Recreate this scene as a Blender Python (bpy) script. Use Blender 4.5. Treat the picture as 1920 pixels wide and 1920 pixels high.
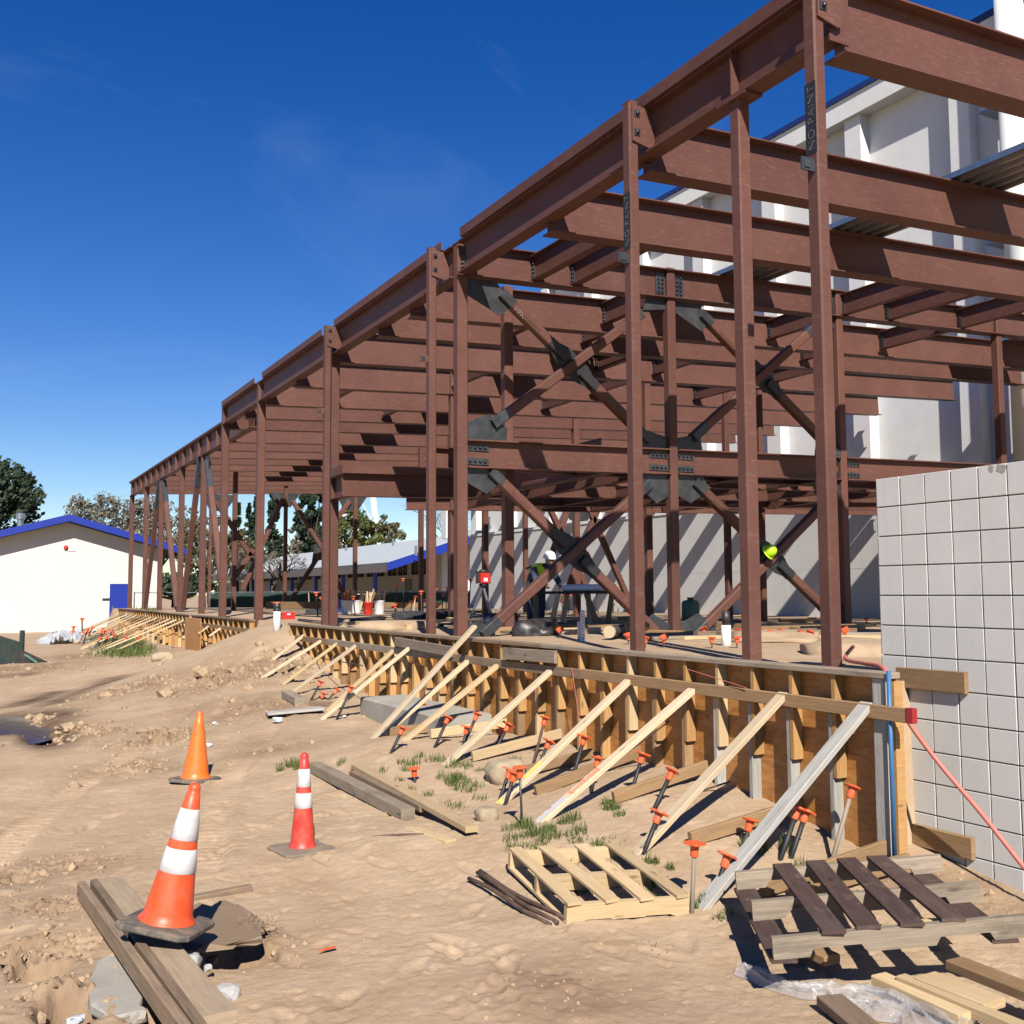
import bpy, bmesh, math, random
import numpy as np
from mathutils import Vector, Matrix

random.seed(7)
rng = np.random.default_rng(11)
for o in list(bpy.data.objects):
    bpy.data.objects.remove(o, do_unlink=True)
scene = bpy.context.scene
COL = scene.collection
R = math.radians

# ------------------------------------------------------------------ camera
# world axes: +Y runs along the steel facade (to the far left), +X goes into the building, Z up
EYE = np.array([0.0, 0.0, 1.6])
F_PX, YAW, PITCH, ROLL = 1920.8, R(28.408), R(4.480), R(-0.284)
fw = np.array([math.sin(YAW) * math.cos(PITCH), math.cos(YAW) * math.cos(PITCH), math.sin(PITCH)])
r0 = np.array([math.cos(YAW), -math.sin(YAW), 0.0])
u0 = np.cross(r0, fw)
rt = math.cos(ROLL) * r0 + math.sin(ROLL) * u0
up = -math.sin(ROLL) * r0 + math.cos(ROLL) * u0
cam = bpy.data.cameras.new('camera')
cam.sensor_width = 36.0
cam.lens = 36.0 * F_PX / 1920.0
cam.clip_start, cam.clip_end = 0.05, 3000
camo = bpy.data.objects.new('camera', cam)
M = Matrix(((rt[0], up[0], -fw[0], EYE[0]), (rt[1], up[1], -fw[1], EYE[1]), (rt[2], up[2], -fw[2], EYE[2]), (0, 0, 0, 1)))
camo.matrix_world = M
COL.objects.link(camo)
scene.camera = camo

# ------------------------------------------------------------------ light
SUN_AZ, SUN_EL = R(200.7), R(40.0)          # where the sun stands (clockwise from +Y)
sdir = Vector((math.sin(SUN_AZ) * math.cos(SUN_EL), math.cos(SUN_AZ) * math.cos(SUN_EL), math.sin(SUN_EL)))
sun = bpy.data.lights.new('sun', 'SUN')
sun.energy, sun.angle, sun.color = 5.0, R(0.53), (1.0, 0.94, 0.86)
suno = bpy.data.objects.new('sun', sun)
suno.rotation_euler = (-sdir).to_track_quat('-Z', 'Y').to_euler()
suno.location = (-10, -20, 30)
COL.objects.link(suno)
world = bpy.data.worlds.new('World')
scene.world = world
world.use_nodes = True
wn, wl = world.node_tree.nodes, world.node_tree.links
wn.clear()
w_out = wn.new('ShaderNodeOutputWorld')
w_bg = wn.new('ShaderNodeBackground')
w_sky = wn.new('ShaderNodeTexSky')
w_sky.sky_type = 'NISHITA'
w_sky.sun_disc = False
w_sky.sun_elevation, w_sky.sun_rotation = SUN_EL, SUN_AZ
w_sky.altitude, w_sky.air_density, w_sky.dust_density, w_sky.ozone_density = 60, 1.0, 0.0, 3.0
w_bg.inputs['Strength'].default_value = 0.064
# thin cirrus wisps, the same all round the sky
w_tc = wn.new('ShaderNodeTexCoord')
w_map = wn.new('ShaderNodeMapping')
w_map.inputs['Rotation'].default_value = (0.2, 0.5, 0.9)
w_map.inputs['Scale'].default_value = (1.0, 5.0, 2.4)
w_n = wn.new('ShaderNodeTexNoise')
w_n.inputs['Scale'].default_value = 2.1
w_n.inputs['Detail'].default_value = 9
w_n.inputs['Roughness'].default_value = 0.62
w_n.inputs['Distortion'].default_value = 0.6
w_r = wn.new('ShaderNodeValToRGB')
w_r.color_ramp.elements[0].position, w_r.color_ramp.elements[0].color = 0.56, (0, 0, 0, 1)
w_r.color_ramp.elements[1].position, w_r.color_ramp.elements[1].color = 0.95, (0.10, 0.10, 0.10, 1)
w_hs = wn.new('ShaderNodeHueSaturation')
w_hs.inputs['Saturation'].default_value = 1.40; w_hs.inputs['Hue'].default_value = .519
w_mix = wn.new('ShaderNodeMixRGB')
w_mix.inputs['Color2'].default_value = (6.5, 7.6, 9.0, 1)
wl.new(w_tc.outputs['Generated'], w_map.inputs['Vector'])
wl.new(w_map.outputs['Vector'], w_n.inputs['Vector'])
wl.new(w_n.outputs['Fac'], w_r.inputs['Fac'])
wl.new(w_sky.outputs['Color'], w_hs.inputs['Color'])
wl.new(w_hs.outputs['Color'], w_mix.inputs['Color1'])
wl.new(w_r.outputs['Color'], w_mix.inputs['Fac'])
wl.new(w_mix.outputs['Color'], w_bg.inputs['Color'])
wl.new(w_bg.outputs['Background'], w_out.inputs['Surface'])

scene.view_settings.view_transform = 'Standard'
scene.view_settings.look = 'None'
scene.view_settings.gamma = 1.0
scene.view_settings.exposure = 0.80
scene.render.engine = 'CYCLES'
scene.cycles.max_bounces = 4
scene.cycles.diffuse_bounces = 1
scene.cycles.transparent_max_bounces = 6

# ------------------------------------------------------------------ measuring helpers (photo pixel -> point on a real plane)
def ray(x, y):
    return fw + rt * (x - 960) / F_PX - up * (y - 960) / F_PX
def at(x, y, X=None, Y=None, Z=None):
    d = ray(x, y)
    t = X / d[0] if X is not None else (Y / d[1] if Y is not None else (Z - EYE[2]) / d[2])
    return Vector(EYE + d * t)
def V(*a):
    return Vector(a)

# ------------------------------------------------------------------ mesh builder
class MB:
    def __init__(s):
        s.v, s.f, s.uv = [], [], []
    def face(s, idx, uvs=None):
        s.f.append(tuple(idx))
        s.uv.append(uvs if uvs else [(0.0, 0.0)] * len(idx))
    def quad(s, a, b, c, d):
        n = len(s.v); s.v += [tuple(a), tuple(b), tuple(c), tuple(d)]
        s.face((n, n + 1, n + 2, n + 3), [(0, 0), (1, 0), (1, 1), (0, 1)])
        return s
    def extrude(s, prof, a, b, ax, ay, caps=True, uo=None):
        """profile polygon (list of 2D) swept from a to b; ax, ay the in-plane axes"""
        a, b, ax, ay = Vector(a), Vector(b), Vector(ax), Vector(ay)
        n0, k, L = len(s.v), len(prof), (b - a).length
        o = uo if uo else (random.random() * 40, random.random() * 40)
        per, t = [0.0], 0.0
        for i in range(k):
            p, q = prof[i], prof[(i + 1) % k]
            t += math.hypot(q[0] - p[0], q[1] - p[1]); per.append(t)
        for e in (a, b):
            for p in prof:
                s.v.append(tuple(e + ax * p[0] + ay * p[1]))
        for i in range(k):
            j = (i + 1) % k
            s.face((n0 + i, n0 + j, n0 + k + j, n0 + k + i),
                   [(o[0], o[1] + per[i]), (o[0], o[1] + per[i + 1]), (o[0] + L, o[1] + per[i + 1]), (o[0] + L, o[1] + per[i])])
        if caps:
            s.face([n0 + i for i in reversed(range(k))], [(o[0] + prof[i][0], o[1] + prof[i][1]) for i in reversed(range(k))])
            s.face([n0 + k + i for i in range(k)], [(o[0] + prof[i][0], o[1] + prof[i][1]) for i in range(k)])
        return s
    def axes(s, a, b, hint):
        d = (Vector(b) - Vector(a)).normalized()
        h = Vector(hint)
        ax = d.cross(h)
        if ax.length < 1e-4:
            ax = d.cross(Vector((1, 0, 0)))
        ax.normalize()
        ay = ax.cross(d).normalized()
        return ax, ay
    def bar(s, a, b, w, h, hint=(0, 0, 1), ch=0.003):
        """w across, h along the hint direction; softly chamfered long edges"""
        ax, ay = s.axes(a, b, hint)
        x, y, c = w / 2, h / 2, min(ch, w * .3, h * .3)
        prof = [(x, -y + c), (x, y - c), (x - c, y), (-x + c, y), (-x, y - c), (-x, -y + c), (-x + c, -y), (x - c, -y)]
        return s.extrude(prof, a, b, ax, ay)
    def isec(s, a, b, d, bf, tf=.016, tw=.012, hint=(0, 0, 1)):
        ax, ay = s.axes(a, b, hint)
        x, y, w = bf / 2, d / 2, tw / 2
        prof = [(x, -y), (x, -y + tf), (w, -y + tf), (w, y - tf), (x, y - tf), (x, y), (-x, y), (-x, y - tf), (-w, y - tf), (-w, -y + tf), (-x, -y + tf), (-x, -y)]
        return s.extrude(prof, a, b, ax, ay)
    def box(s, lo, hi, ch=0.0):
        lo, hi = Vector(lo), Vector(hi)
        c = (lo + hi) / 2
        return s.bar(V(c.x, lo.y, c.z), V(c.x, hi.y, c.z), hi.x - lo.x, hi.z - lo.z, (0, 0, 1), ch if ch else 1e-4)
    def tube(s, pts, r, n=8, r2=None, cap=True):
        pts = [Vector(p) for p in pts]
        n0 = len(s.v); prev = None
        for i, p in enumerate(pts):
            d = (pts[min(i + 1, len(pts) - 1)] - pts[max(i - 1, 0)]).normalized()
            if prev is None:
                ax = d.cross(Vector((0, 0, 1)))
                if ax.length < 1e-3: ax = d.cross(Vector((1, 0, 0)))
            else:
                ax = prev - d * prev.dot(d)
            ax.normalize(); prev = ax
            ay = d.cross(ax)
            rr = r if r2 is None else r + (r2 - r) * i / max(1, len(pts) - 1)
            for k in range(n):
                t = 2 * math.pi * k / n
                s.v.append(tuple(p + ax * rr * math.cos(t) + ay * rr * math.sin(t)))
        for i in range(len(pts) - 1):
            for k in range(n):
                j = (k + 1) % n
                s.face((n0 + i * n + k, n0 + i * n + j, n0 + (i + 1) * n + j, n0 + (i + 1) * n + k),
                       [(i * .1, k / n), (i * .1, (k + 1) / n), (i * .1 + .1, (k + 1) / n), (i * .1 + .1, k / n)])
        if cap:
            s.face([n0 + k for k in reversed(range(n))]); e = n0 + (len(pts) - 1) * n
            s.face([e + k for k in range(n)])
        return s
    def lathe(s, base, axis, prof, n=24):
        """prof: (radius, height) list along axis"""
        base, ax = Vector(base), Vector(axis).normalized()
        e1 = ax.cross(Vector((0.3, 1, 0.1))).normalized(); e2 = ax.cross(e1)
        n0 = len(s.v)
        for (r_, h) in prof:
            for k in range(n):
                t = 2 * math.pi * k / n
                s.v.append(tuple(base + ax * h + e1 * r_ * math.cos(t) + e2 * r_ * math.sin(t)))
        for i in range(len(prof) - 1):
            for k in range(n):
                j = (k + 1) % n
                s.face((n0 + i * n + k, n0 + i * n + j, n0 + (i + 1) * n + j, n0 + (i + 1) * n + k),
                       [(k / n, prof[i][1]), ((k + 1) / n, prof[i][1]), ((k + 1) / n, prof[i + 1][1]), (k / n, prof[i + 1][1])])
        s.face([n0 + k for k in reversed(range(n))]); e = n0 + (len(prof) - 1) * n
        s.face([e + k for k in range(n)])
        return s
    def plate(s, poly, nrm, th):
        """flat polygon (3D points) given a thickness along nrm"""
        n = Vector(nrm).normalized() * th / 2
        n0, k = len(s.v), len(poly)
        for p in poly: s.v.append(tuple(Vector(p) + n))
        for p in poly: s.v.append(tuple(Vector(p) - n))
        s.face(list(range(n0, n0 + k))); s.face([n0 + k + i for i in reversed(range(k))])
        for i in range(k):
            j = (i + 1) % k
            s.face((n0 + i, n0 + k + i, n0 + k + j, n0 + j))
        return s
    def build(s, name, mat, parent=None, smooth=False, fix=True):
        root = Vector((0, 0, 0)); p = parent
        while p is not None:
            root = root + Vector(p.location); p = p.parent
        me = bpy.data.meshes.new(name)
        me.from_pydata([(v[0] - root.x, v[1] - root.y, v[2] - root.z) for v in s.v], [], s.f)
        uvl = me.uv_layers.new(name='UVMap')
        flat = [c for f in s.uv for uv in f for c in uv]
        uvl.data.foreach_set('uv', flat)
        if fix:
            bm = bmesh.new(); bm.from_mesh(me); bmesh.ops.recalc_face_normals(bm, faces=bm.faces); bm.to_mesh(me); bm.free()
        if smooth:
            me.shade_smooth()
        me.materials.append(MAT[mat] if isinstance(mat, str) else mat)
        o = bpy.data.objects.new(name, me)
        COL.objects.link(o)
        if parent is not None:
            o.parent = parent
        return o

def tag(o, label=None, cat=None, group=None, kind=None):
    if label: o['label'] = label
    if cat: o['category'] = cat
    if group: o['group'] = group
    if kind: o['kind'] = kind
    return o
def thing(name, loc, label, cat, group=None):
    o = bpy.data.objects.new(name, None)
    o.location = loc; o.empty_display_size = .2
    COL.objects.link(o)
    return tag(o, label, cat, group)

# ------------------------------------------------------------------ materials
MAT = {}
KA = .78                                   # albedo calibration against the exposure
def sc(c, k=None): return tuple(x * (KA if k is None else k) for x in c)
def newmat(name):
    m = bpy.data.materials.new(name); m.use_nodes = True
    nt = m.node_tree
    b = nt.nodes['Principled BSDF']
    MAT[name] = m
    return m, nt.nodes, nt.links, b
def noise(n, l, vec, scale, detail=4, rough=.55, dist=0.0):
    t = n.new('ShaderNodeTexNoise')
    t.inputs['Scale'].default_value = scale; t.inputs['Detail'].default_value = detail
    t.inputs['Roughness'].default_value = rough; t.inputs['Distortion'].default_value = dist
    if vec is not None: l.new(vec, t.inputs['Vector'])
    return t.outputs['Fac']
def ramp(n, l, fac, stops):
    t = n.new('ShaderNodeValToRGB'); e = t.color_ramp.elements
    while len(e) < len(stops): e.new(0.5)
    for i, (p, c) in enumerate(stops):
        e[i].position = p
        e[i].color = (*c, 1) if len(c) == 3 else c
    l.new(fac, t.inputs['Fac'])
    return t.outputs['Color']
def mixc(n, l, fac, a, b, mode='MIX'):
    t = n.new('ShaderNodeMixRGB'); t.blend_type = mode
    for key, v in (('Fac', fac), ('Color1', a), ('Color2', b)):
        if isinstance(v, (int, float)): t.inputs[key].default_value = v
        elif isinstance(v, tuple): t.inputs[key].default_value = (*v, 1)
        else: l.new(v, t.inputs[key])
    return t.outputs['Color']
def bump(n, l, b, h, strength=.3, dist=.01):
    t = n.new('ShaderNodeBump'); t.inputs['Strength'].default_value = strength; t.inputs['Distance'].default_value = dist
    l.new(h, t.inputs['Height']); l.new(t.outputs['Normal'], b.inputs['Normal'])
def objco(n):
    return n.new('ShaderNodeTexCoord').outputs['Object']
def geopos(n):
    return n.new('ShaderNodeNewGeometry').outputs['Position']
def mapping(n, l, vec, scale=(1, 1, 1), rot=(0, 0, 0)):
    t = n.new('ShaderNodeMapping'); t.inputs['Scale'].default_value = scale; t.inputs['Rotation'].default_value = rot
    l.new(vec, t.inputs['Vector']); return t.outputs['Vector']
def simple(name, col, rough=.6, metal=0.0, var=.18, scale=6.0, bumps=.15, bscale=60, spec=None):
    m, n, l, b = newmat(name)
    col = sc(col)
    p = geopos(n)
    f = noise(n, l, p, scale, 5, .6)
    dark = tuple(c * (1 - var) for c in col); lite = tuple(min(1, c * (1 + var)) for c in col)
    c = ramp(n, l, f, [(.3, dark), (.7, lite)])
    l.new(c, b.inputs['Base Color'])
    b.inputs['Roughness'].default_value = rough; b.inputs['Metallic'].default_value = metal
    if spec is not None: b.inputs['Specular IOR Level'].default_value = spec
    if bumps: bump(n, l, b, noise(n, l, p, bscale, 3), bumps, .005)
    return m
def wood(name, c_lo, c_hi, c_stain, rough=.75, stain=.5):
    m, n, l, b = newmat(name)
    c_lo, c_hi, c_stain = sc(c_lo), sc(c_hi), sc(c_stain)
    uv = n.new('ShaderNodeTexCoord').outputs['UV']
    oi = n.new('ShaderNodeObjectInfo')
    g = noise(n, l, mapping(n, l, uv, (1.3, 34, 1)), 2.2, 5, .6, .7)
    g2 = noise(n, l, mapping(n, l, uv, (2.0, 120, 1)), 3.0, 3, .5)
    c = ramp(n, l, g, [(.32, c_lo), (.68, c_hi)])
    c = mixc(n, l, ramp(n, l, g2, [(.35, (.0, .0, .0)), (.7, (.30, .30, .30))]), c, tuple(x * .55 for x in c_lo))
    st = noise(n, l, mapping(n, l, uv, (1.5, 5, 1)), 1.6, 4, .65)
    c = mixc(n, l, ramp(n, l, st, [(.5, (0, 0, 0)), (.78, (stain, stain, stain))]), c, c_stain)
    # knots
    vo = n.new('ShaderNodeTexVoronoi'); vo.inputs['Scale'].default_value = 1.0
    l.new(mapping(n, l, uv, (2.6, 8.5, 1)), vo.inputs['Vector'])
    c = mixc(n, l, ramp(n, l, vo.outputs['Distance'], [(.05, (.75, .75, .75)), (.13, (0, 0, 0))]), c, tuple(x * .35 for x in c_lo))
    hs = n.new('ShaderNodeHueSaturation')
    mp = n.new('ShaderNodeMapRange'); mp.inputs['To Min'].default_value = .80; mp.inputs['To Max'].default_value = 1.15
    l.new(oi.outputs['Random'], mp.inputs['Value']); l.new(mp.outputs['Result'], hs.inputs['Value'])
    l.new(c, hs.inputs['Color'])
    # dirt dust
    d = noise(n, l, geopos(n), 9, 5, .7)
    c = mixc(n, l, ramp(n, l, d, [(.55, (0, 0, 0)), (.8, (.35, .35, .35))]), hs.outputs['Color'], sc((.42, .31, .20)))
    l.new(c, b.inputs['Base Color']); b.inputs['Roughness'].default_value = rough
    b.inputs['Specular IOR Level'].default_value = .25
    bump(n, l, b, g2, .35, .004)
    return m
wood('wood_new', (.56, .39, .20), (.68, .52, .31), (.40, .27, .14))
wood('wood_pale', (.60, .46, .28), (.72, .58, .40), (.45, .34, .22))
wood('wood_orange', (.47, .25, .085), (.60, .36, .15), (.30, .15, .05))
wood('wood_brown', (.30, .18, .085), (.40, .26, .14), (.20, .12, .06))
wood('wood_grey', (.26, .205, .145), (.40, .33, .245), (.10, .085, .07), stain=.75)
wood('wood_white', (.38, .36, .32), (.54, .52, .47), (.22, .19, .15), stain=.7)
wood('wood_dark', (.070, .042, .034), (.125, .076, .062), (.13, .105, .085), stain=.6)
wood('wood_beige', (.36, .27, .175), (.47, .36, .24), (.22, .15, .09), stain=.6)
wood('wood_old', (.22, .15, .095), (.34, .245, .16), (.11, .08, .055), stain=.65)
# film of form oil and grain on plywood
def plymat():
    m, n, l, b = newmat('plywood')
    p = geopos(n)
    w = noise(n, l, mapping(n, l, p, (1, 1.2, 4.5)), 3.2, 6, .62, 1.6)
    w2 = noise(n, l, mapping(n, l, p, (1, 3, 22)), 4, 4, .6, .8)
    c = ramp(n, l, w, [(.25, (.24, .095, .022)), (.5, (.40, .175, .045)), (.78, (.52, .26, .085))])
    c = mixc(n, l, ramp(n, l, w2, [(.4, (0, 0, 0)), (.75, (.45, .45, .45))]), c, (.17, .065, .018))
    vo = n.new('ShaderNodeTexVoronoi'); vo.inputs['Scale'].default_value = 3.1
    l.new(p, vo.inputs['Vector'])
    c = mixc(n, l, ramp(n, l, vo.outputs['Distance'], [(.04, (.9, .9, .9)), (.10, (0, 0, 0))]), c, (.05, .02, .01))
    l.new(c, b.inputs['Base Color']); b.inputs['Roughness'].default_value = .5
    bump(n, l, b, w2, .15, .003)
plymat()
def steelmat():
    m, n, l, b = newmat('primer')
    p = geopos(n); oi = n.new('ShaderNodeObjectInfo')
    f = noise(n, l, p, 1.3, 6, .65)
    c = ramp(n, l, f, [(.25, (.082, .035, .026)), (.55, (.102, .0445, .033)), (.8, (.124, .057, .043))])
    f2 = noise(n, l, mapping(n, l, p, (3, 3, 14)), 3, 6, .7)
    c = mixc(n, l, ramp(n, l, f2, [(.54, (0, 0, 0)), (.78, (.45, .45, .45))]), c, (.20, .135, .105))       # dust and pale scuffs
    f3 = noise(n, l, mapping(n, l, p, (7, 7, 2.2)), 5, 8, .8, 2.0)
    c = mixc(n, l, ramp(n, l, f3, [(.64, (0, 0, 0)), (.70, (.6, .6, .6)), (.75, (0, 0, 0))]), c, (.34, .23, .185))   # scratches
    f4 = noise(n, l, p, 10, 5, .7)
    c = mixc(n, l, ramp(n, l, f4, [(.64, (0, 0, 0)), (.8, (.4, .4, .4))]), c, (.062, .027, .021))
    mp = n.new('ShaderNodeMapRange'); mp.inputs['To Min'].default_value = .9; mp.inputs['To Max'].default_value = 1.12
    l.new(oi.outputs['Random'], mp.inputs['Value'])
    hs = n.new('ShaderNodeHueSaturation'); l.new(mp.outputs['Result'], hs.inputs['Value']); l.new(c, hs.inputs['Color'])
    l.new(hs.outputs['Color'], b.inputs['Base Color'])
    l.new(ramp(n, l, f2, [(.3, (.42, .42, .42)), (.7, (.62, .62, .62))]), b.inputs['Roughness'])
    b.inputs['Specular IOR Level'].default_value = .25
    bump(n, l, b, noise(n, l, p, 140, 2), .06, .002)
steelmat()
simple('mill_steel', (.060, .062, .066), .42, .35, .4, 5, .1, 90)
simple('bolt_steel', (.035, .036, .04), .35, .6, .3, 30, 0)
simple('galvanised', (.44, .47, .50), .32, .85, .15, 9, .05, 40)
simple('bright_steel', (.55, .55, .55), .3, .9, .15, 20, .05, 60)
simple('black_steel', (.028, .028, .030), .55, .2, .35, 25, .2, 90)
simple('rusty_bar', (.11, .065, .045), .8, .1, .4, 20, .4, 120)
simple('chalk', (.25, .245, .24), .9, 0, .35, 60, 0)
def plastic(name, col, rough=.45, dirt=.35):
    m, n, l, b = newmat(name)
    col = sc(col)
    p = geopos(n)
    f = noise(n, l, p, 11, 6, .7)
    c = mixc(n, l, ramp(n, l, f, [(.42, (0, 0, 0)), (.75, (dirt, dirt, dirt))]), col, (.29, .205, .13))
    l.new(c, b.inputs['Base Color']); b.inputs['Roughness'].default_value = rough
    bump(n, l, b, noise(n, l, p, 50, 3), .05, .003)
plastic('cap_orange', (.82, .115, .025))
plastic('rubber_dusty', (.20, .165, .12), .9, .8)
plastic('cone_orange', (.86, .085, .018), .45, .30)
plastic('cone_amber', (.86, .17, .015), .42, .25)
plastic('cone_red', (.66, .040, .028), .45, .40)
plastic('cone_white', (.70, .70, .72), .4, .5)
plastic('screen_dark', (.010, .026, .022), .8, .1)
plastic('rubber', (.085, .08, .072), .85, .85)
plastic('hose_red', (.60, .155, .12), .55, .35)
plastic('paint_red', (.34, .015, .02), .5, .1)
plastic('rod_blue', (.035, .15, .33), .45, .1)
plastic('white_pvc', (.76, .76, .74), .4, .2)
plastic('bucket_white', (.78, .78, .77), .45, .2)
plastic('bucket_blue', (.02, .05, .30), .45, .1)
plastic('red_paint', (.55, .02, .015), .4, .15)
plastic('green_plastic', (.055, .16, .10), .5, .3)
plastic('black_plastic', (.018, .018, .02), .45, .15)
plastic('screen_green', (.012, .050, .034), .8, .12)
plastic('vest', (.62, .90, .02), .7, .03)
plastic('helmet', (.80, .80, .80), .35, .05)
plastic('skin', (.42, .23, .15), .6, 0)
plastic('jeans', (.03, .045, .09), .85, .1)
plastic('dark_cloth', (.02, .022, .028), .85, .1)
plastic('lime', (.55, .90, .02), .5, 0)
plastic('paper', (.80, .81, .84), .7, .02)
plastic('yellow_plastic', (.85, .72, .03), .5, .1)
plastic('blue_paint', (.006, .028, .30), .42, .04)
plastic('blue_trim', (.008, .03, .16), .5, .04)
plastic('blue_post', (.015, .045, .28), .5, .04)
plastic('foil', (.62, .66, .68), .35, .25)
def concrete(name, col, var=.2, bs=.4, stain=.35):
    m, n, l, b = newmat(name)
    col = sc(col, .84)
    p = geopos(n)
    f = noise(n, l, p, 2.4, 5, .65)
    c = ramp(n, l, f, [(.25, tuple(x * (1 - var) for x in col)), (.75, tuple(min(1, x * (1 + var)) for x in col))])
    f2 = noise(n, l, mapping(n, l, p, (9, 9, 1.6)), 1.1, 5, .7)
    c = mixc(n, l, ramp(n, l, f2, [(.52, (0, 0, 0)), (.8, (stain, stain, stain))]), c, tuple(x * .62 for x in col))
    l.new(c, b.inputs['Base Color']); b.inputs['Roughness'].default_value = .88; b.inputs['Specular IOR Level'].default_value = .2
    bump(n, l, b, noise(n, l, p, 75, 5, .7), bs, .006)
concrete('concrete', (.36, .33, .28))
concrete('rubble', (.42, .41, .39), .25, .8)
concrete('block_face', (.615, .60, .56), .06, .22, .18)
concrete('block_raw', (.33, .32, .29), .2, .9)
concrete('mortar', (.33, .315, .285), .15, .6)
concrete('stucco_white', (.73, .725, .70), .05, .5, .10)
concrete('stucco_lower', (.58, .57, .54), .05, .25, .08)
concrete('stucco_cream', (.62, .60, .545), .04, .25, .06)
concrete('stucco_board', (.60, .585, .54), .06, .7, .10)
concrete('stone', (.42, .33, .22), .25, .9)
concrete('fascia_white', (.74, .74, .71), .05, .3, .12)
concrete('shingle', (.40, .43, .44), .12, .6, .1)
concrete('brown_roof', (.16, .14, .13), .2, .6)
def glassmat():
    m, n, l, b = newmat('dark_glass')
    b.inputs['Base Color'].default_value = (.012, .014, .016, 1); b.inputs['Roughness'].default_value = .08
    b.inputs['Specular IOR Level'].default_value = .6
glassmat()
def sheetmat(name, col, alpha):
    m, n, l, b = newmat(name)
    p = geopos(n)
    f = noise(n, l, p, 9, 4, .6, 1.0)
    l.new(mixc(n, l, f, tuple(c * .8 for c in col), col), b.inputs['Base Color'])
    b.inputs['Roughness'].default_value = .10
    b.inputs['Alpha'].default_value = alpha
    b.inputs['Specular IOR Level'].default_value = 1.0
    bump(n, l, b, noise(n, l, p, 18, 4, .6, 2.0), .5, .012)
sheetmat('clear_sheet', (.60, .58, .56), .36)
sheetmat('milky_sheet', (.62, .62, .62), .9)
def watermat():
    m, n, l, b = newmat('puddle_water')
    b.inputs['Base Color'].default_value = (.055, .042, .030, 1)
    b.inputs['Roughness'].default_value = .05; b.inputs['IOR'].default_value = 1.33
    bump(n, l, b, noise(n, l, geopos(n), 7, 3), .10, .01)
watermat()
def leafmat(name, c1, c2, c3):
    m, n, l, b = newmat(name)
    c1, c2, c3 = sc(c1), sc(c2), sc(c3)
    f = noise(n, l, geopos(n), 1.1, 4, .6)
    oi = noise(n, l, geopos(n), 23, 2, .5)
    c = ramp(n, l, f, [(.3, c1), (.55, c2), (.8, c3)])
    c = mixc(n, l, oi, c, c1)
    l.new(c, b.inputs['Base Color']); b.inputs['Roughness'].default_value = .6
    b.inputs['Specular IOR Level'].default_value = .25
leafmat('leaf_dark', (.025, .042, .022), (.055, .08, .038), (.10, .12, .06))
leafmat('leaf_olive', (.085, .080, .035), (.14, .125, .06), (.20, .175, .09))
leafmat('leaf_grey', (.14, .125, .09), (.22, .195, .14), (.32, .28, .21))
leafmat('leaf_cypress', (.018, .034, .018), (.04, .065, .03), (.075, .10, .045))
leafmat('leaf_bright', (.065, .085, .022), (.13, .145, .04), (.19, .19, .07))
leafmat('grass_blade', (.07, .105, .022), (.14, .17, .045), (.28, .24, .10))
leafmat('bark', (.07, .055, .042), (.11, .088, .068), (.16, .13, .10))
leafmat('twig', (.16, .135, .11), (.22, .19, .155), (.28, .25, .21))
leafmat('straw', (.30, .22, .12), (.38, .29, .17), (.45, .36, .22))

def groundmat():
    m, n, l, b = newmat('dirt')
    p = geopos(n)
    big = noise(n, l, p, .45, 5, .55)
    mid = noise(n, l, p, 2.6, 5, .65)
    fine = noise(n, l, p, 26, 4, .72)
    c = ramp(n, l, mid, [(.25, (.310, .216, .132)), (.5, (.380, .276, .178)), (.75, (.432, .322, .216))])
    c = mixc(n, l, ramp(n, l, big, [(.35, (.30, .30, .30)), (.6, (0, 0, 0))]), c, (.262, .170, .098))
    c = mixc(n, l, ramp(n, l, fine, [(.28, (.30, .30, .30)), (.48, (0, 0, 0))]), c, (.215, .138, .082))
    # pale crumbs
    vo = n.new('ShaderNodeTexVoronoi'); vo.inputs['Scale'].default_value = 55; l.new(p, vo.inputs['Vector'])
    sp = noise(n, l, p, 3.4, 3)
    crumb = mixc(n, l, ramp(n, l, sp, [(.5, (0, 0, 0)), (.7, (1, 1, 1))]), (0.0, 0.0, 0.0), ramp(n, l, vo.outputs['Distance'], [(.12, (.5, .5, .5)), (.22, (0, 0, 0))]))
    c = mixc(n, l, crumb, c, (.47, .37, .26))
    wet = n.new('ShaderNodeAttribute'); wet.attribute_name = 'wet'
    c = mixc(n, l, wet.outputs['Fac'], c, (.075, .045, .027))
    dk = n.new('ShaderNodeAttribute'); dk.attribute_name = 'clay'
    c = mixc(n, l, dk.outputs['Fac'], c, (.205, .136, .084))
    l.new(c, b.inputs['Base Color'])
    b.inputs['Roughness'].default_value = .93; b.inputs['Specular IOR Level'].default_value = .12
    h = n.new('ShaderNodeMath'); h.operation = 'MULTIPLY_ADD'; h.inputs[1].default_value = .35
    l.new(fine, h.inputs[0]); l.new(mid, h.inputs[2])
    f3 = noise(n, l, p, 95, 3, .7)
    h2 = n.new('ShaderNodeMath'); h2.operation = 'MULTIPLY_ADD'; h2.inputs[1].default_value = .14
    l.new(f3, h2.inputs[0]); l.new(h.outputs[0], h2.inputs[2])
    bump(n, l, b, h2.outputs[0], .55, .035)
groundmat()
simple('clod', (.40, .285, .178), .95, 0, .3, 14, .8, 60, .1)

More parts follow.
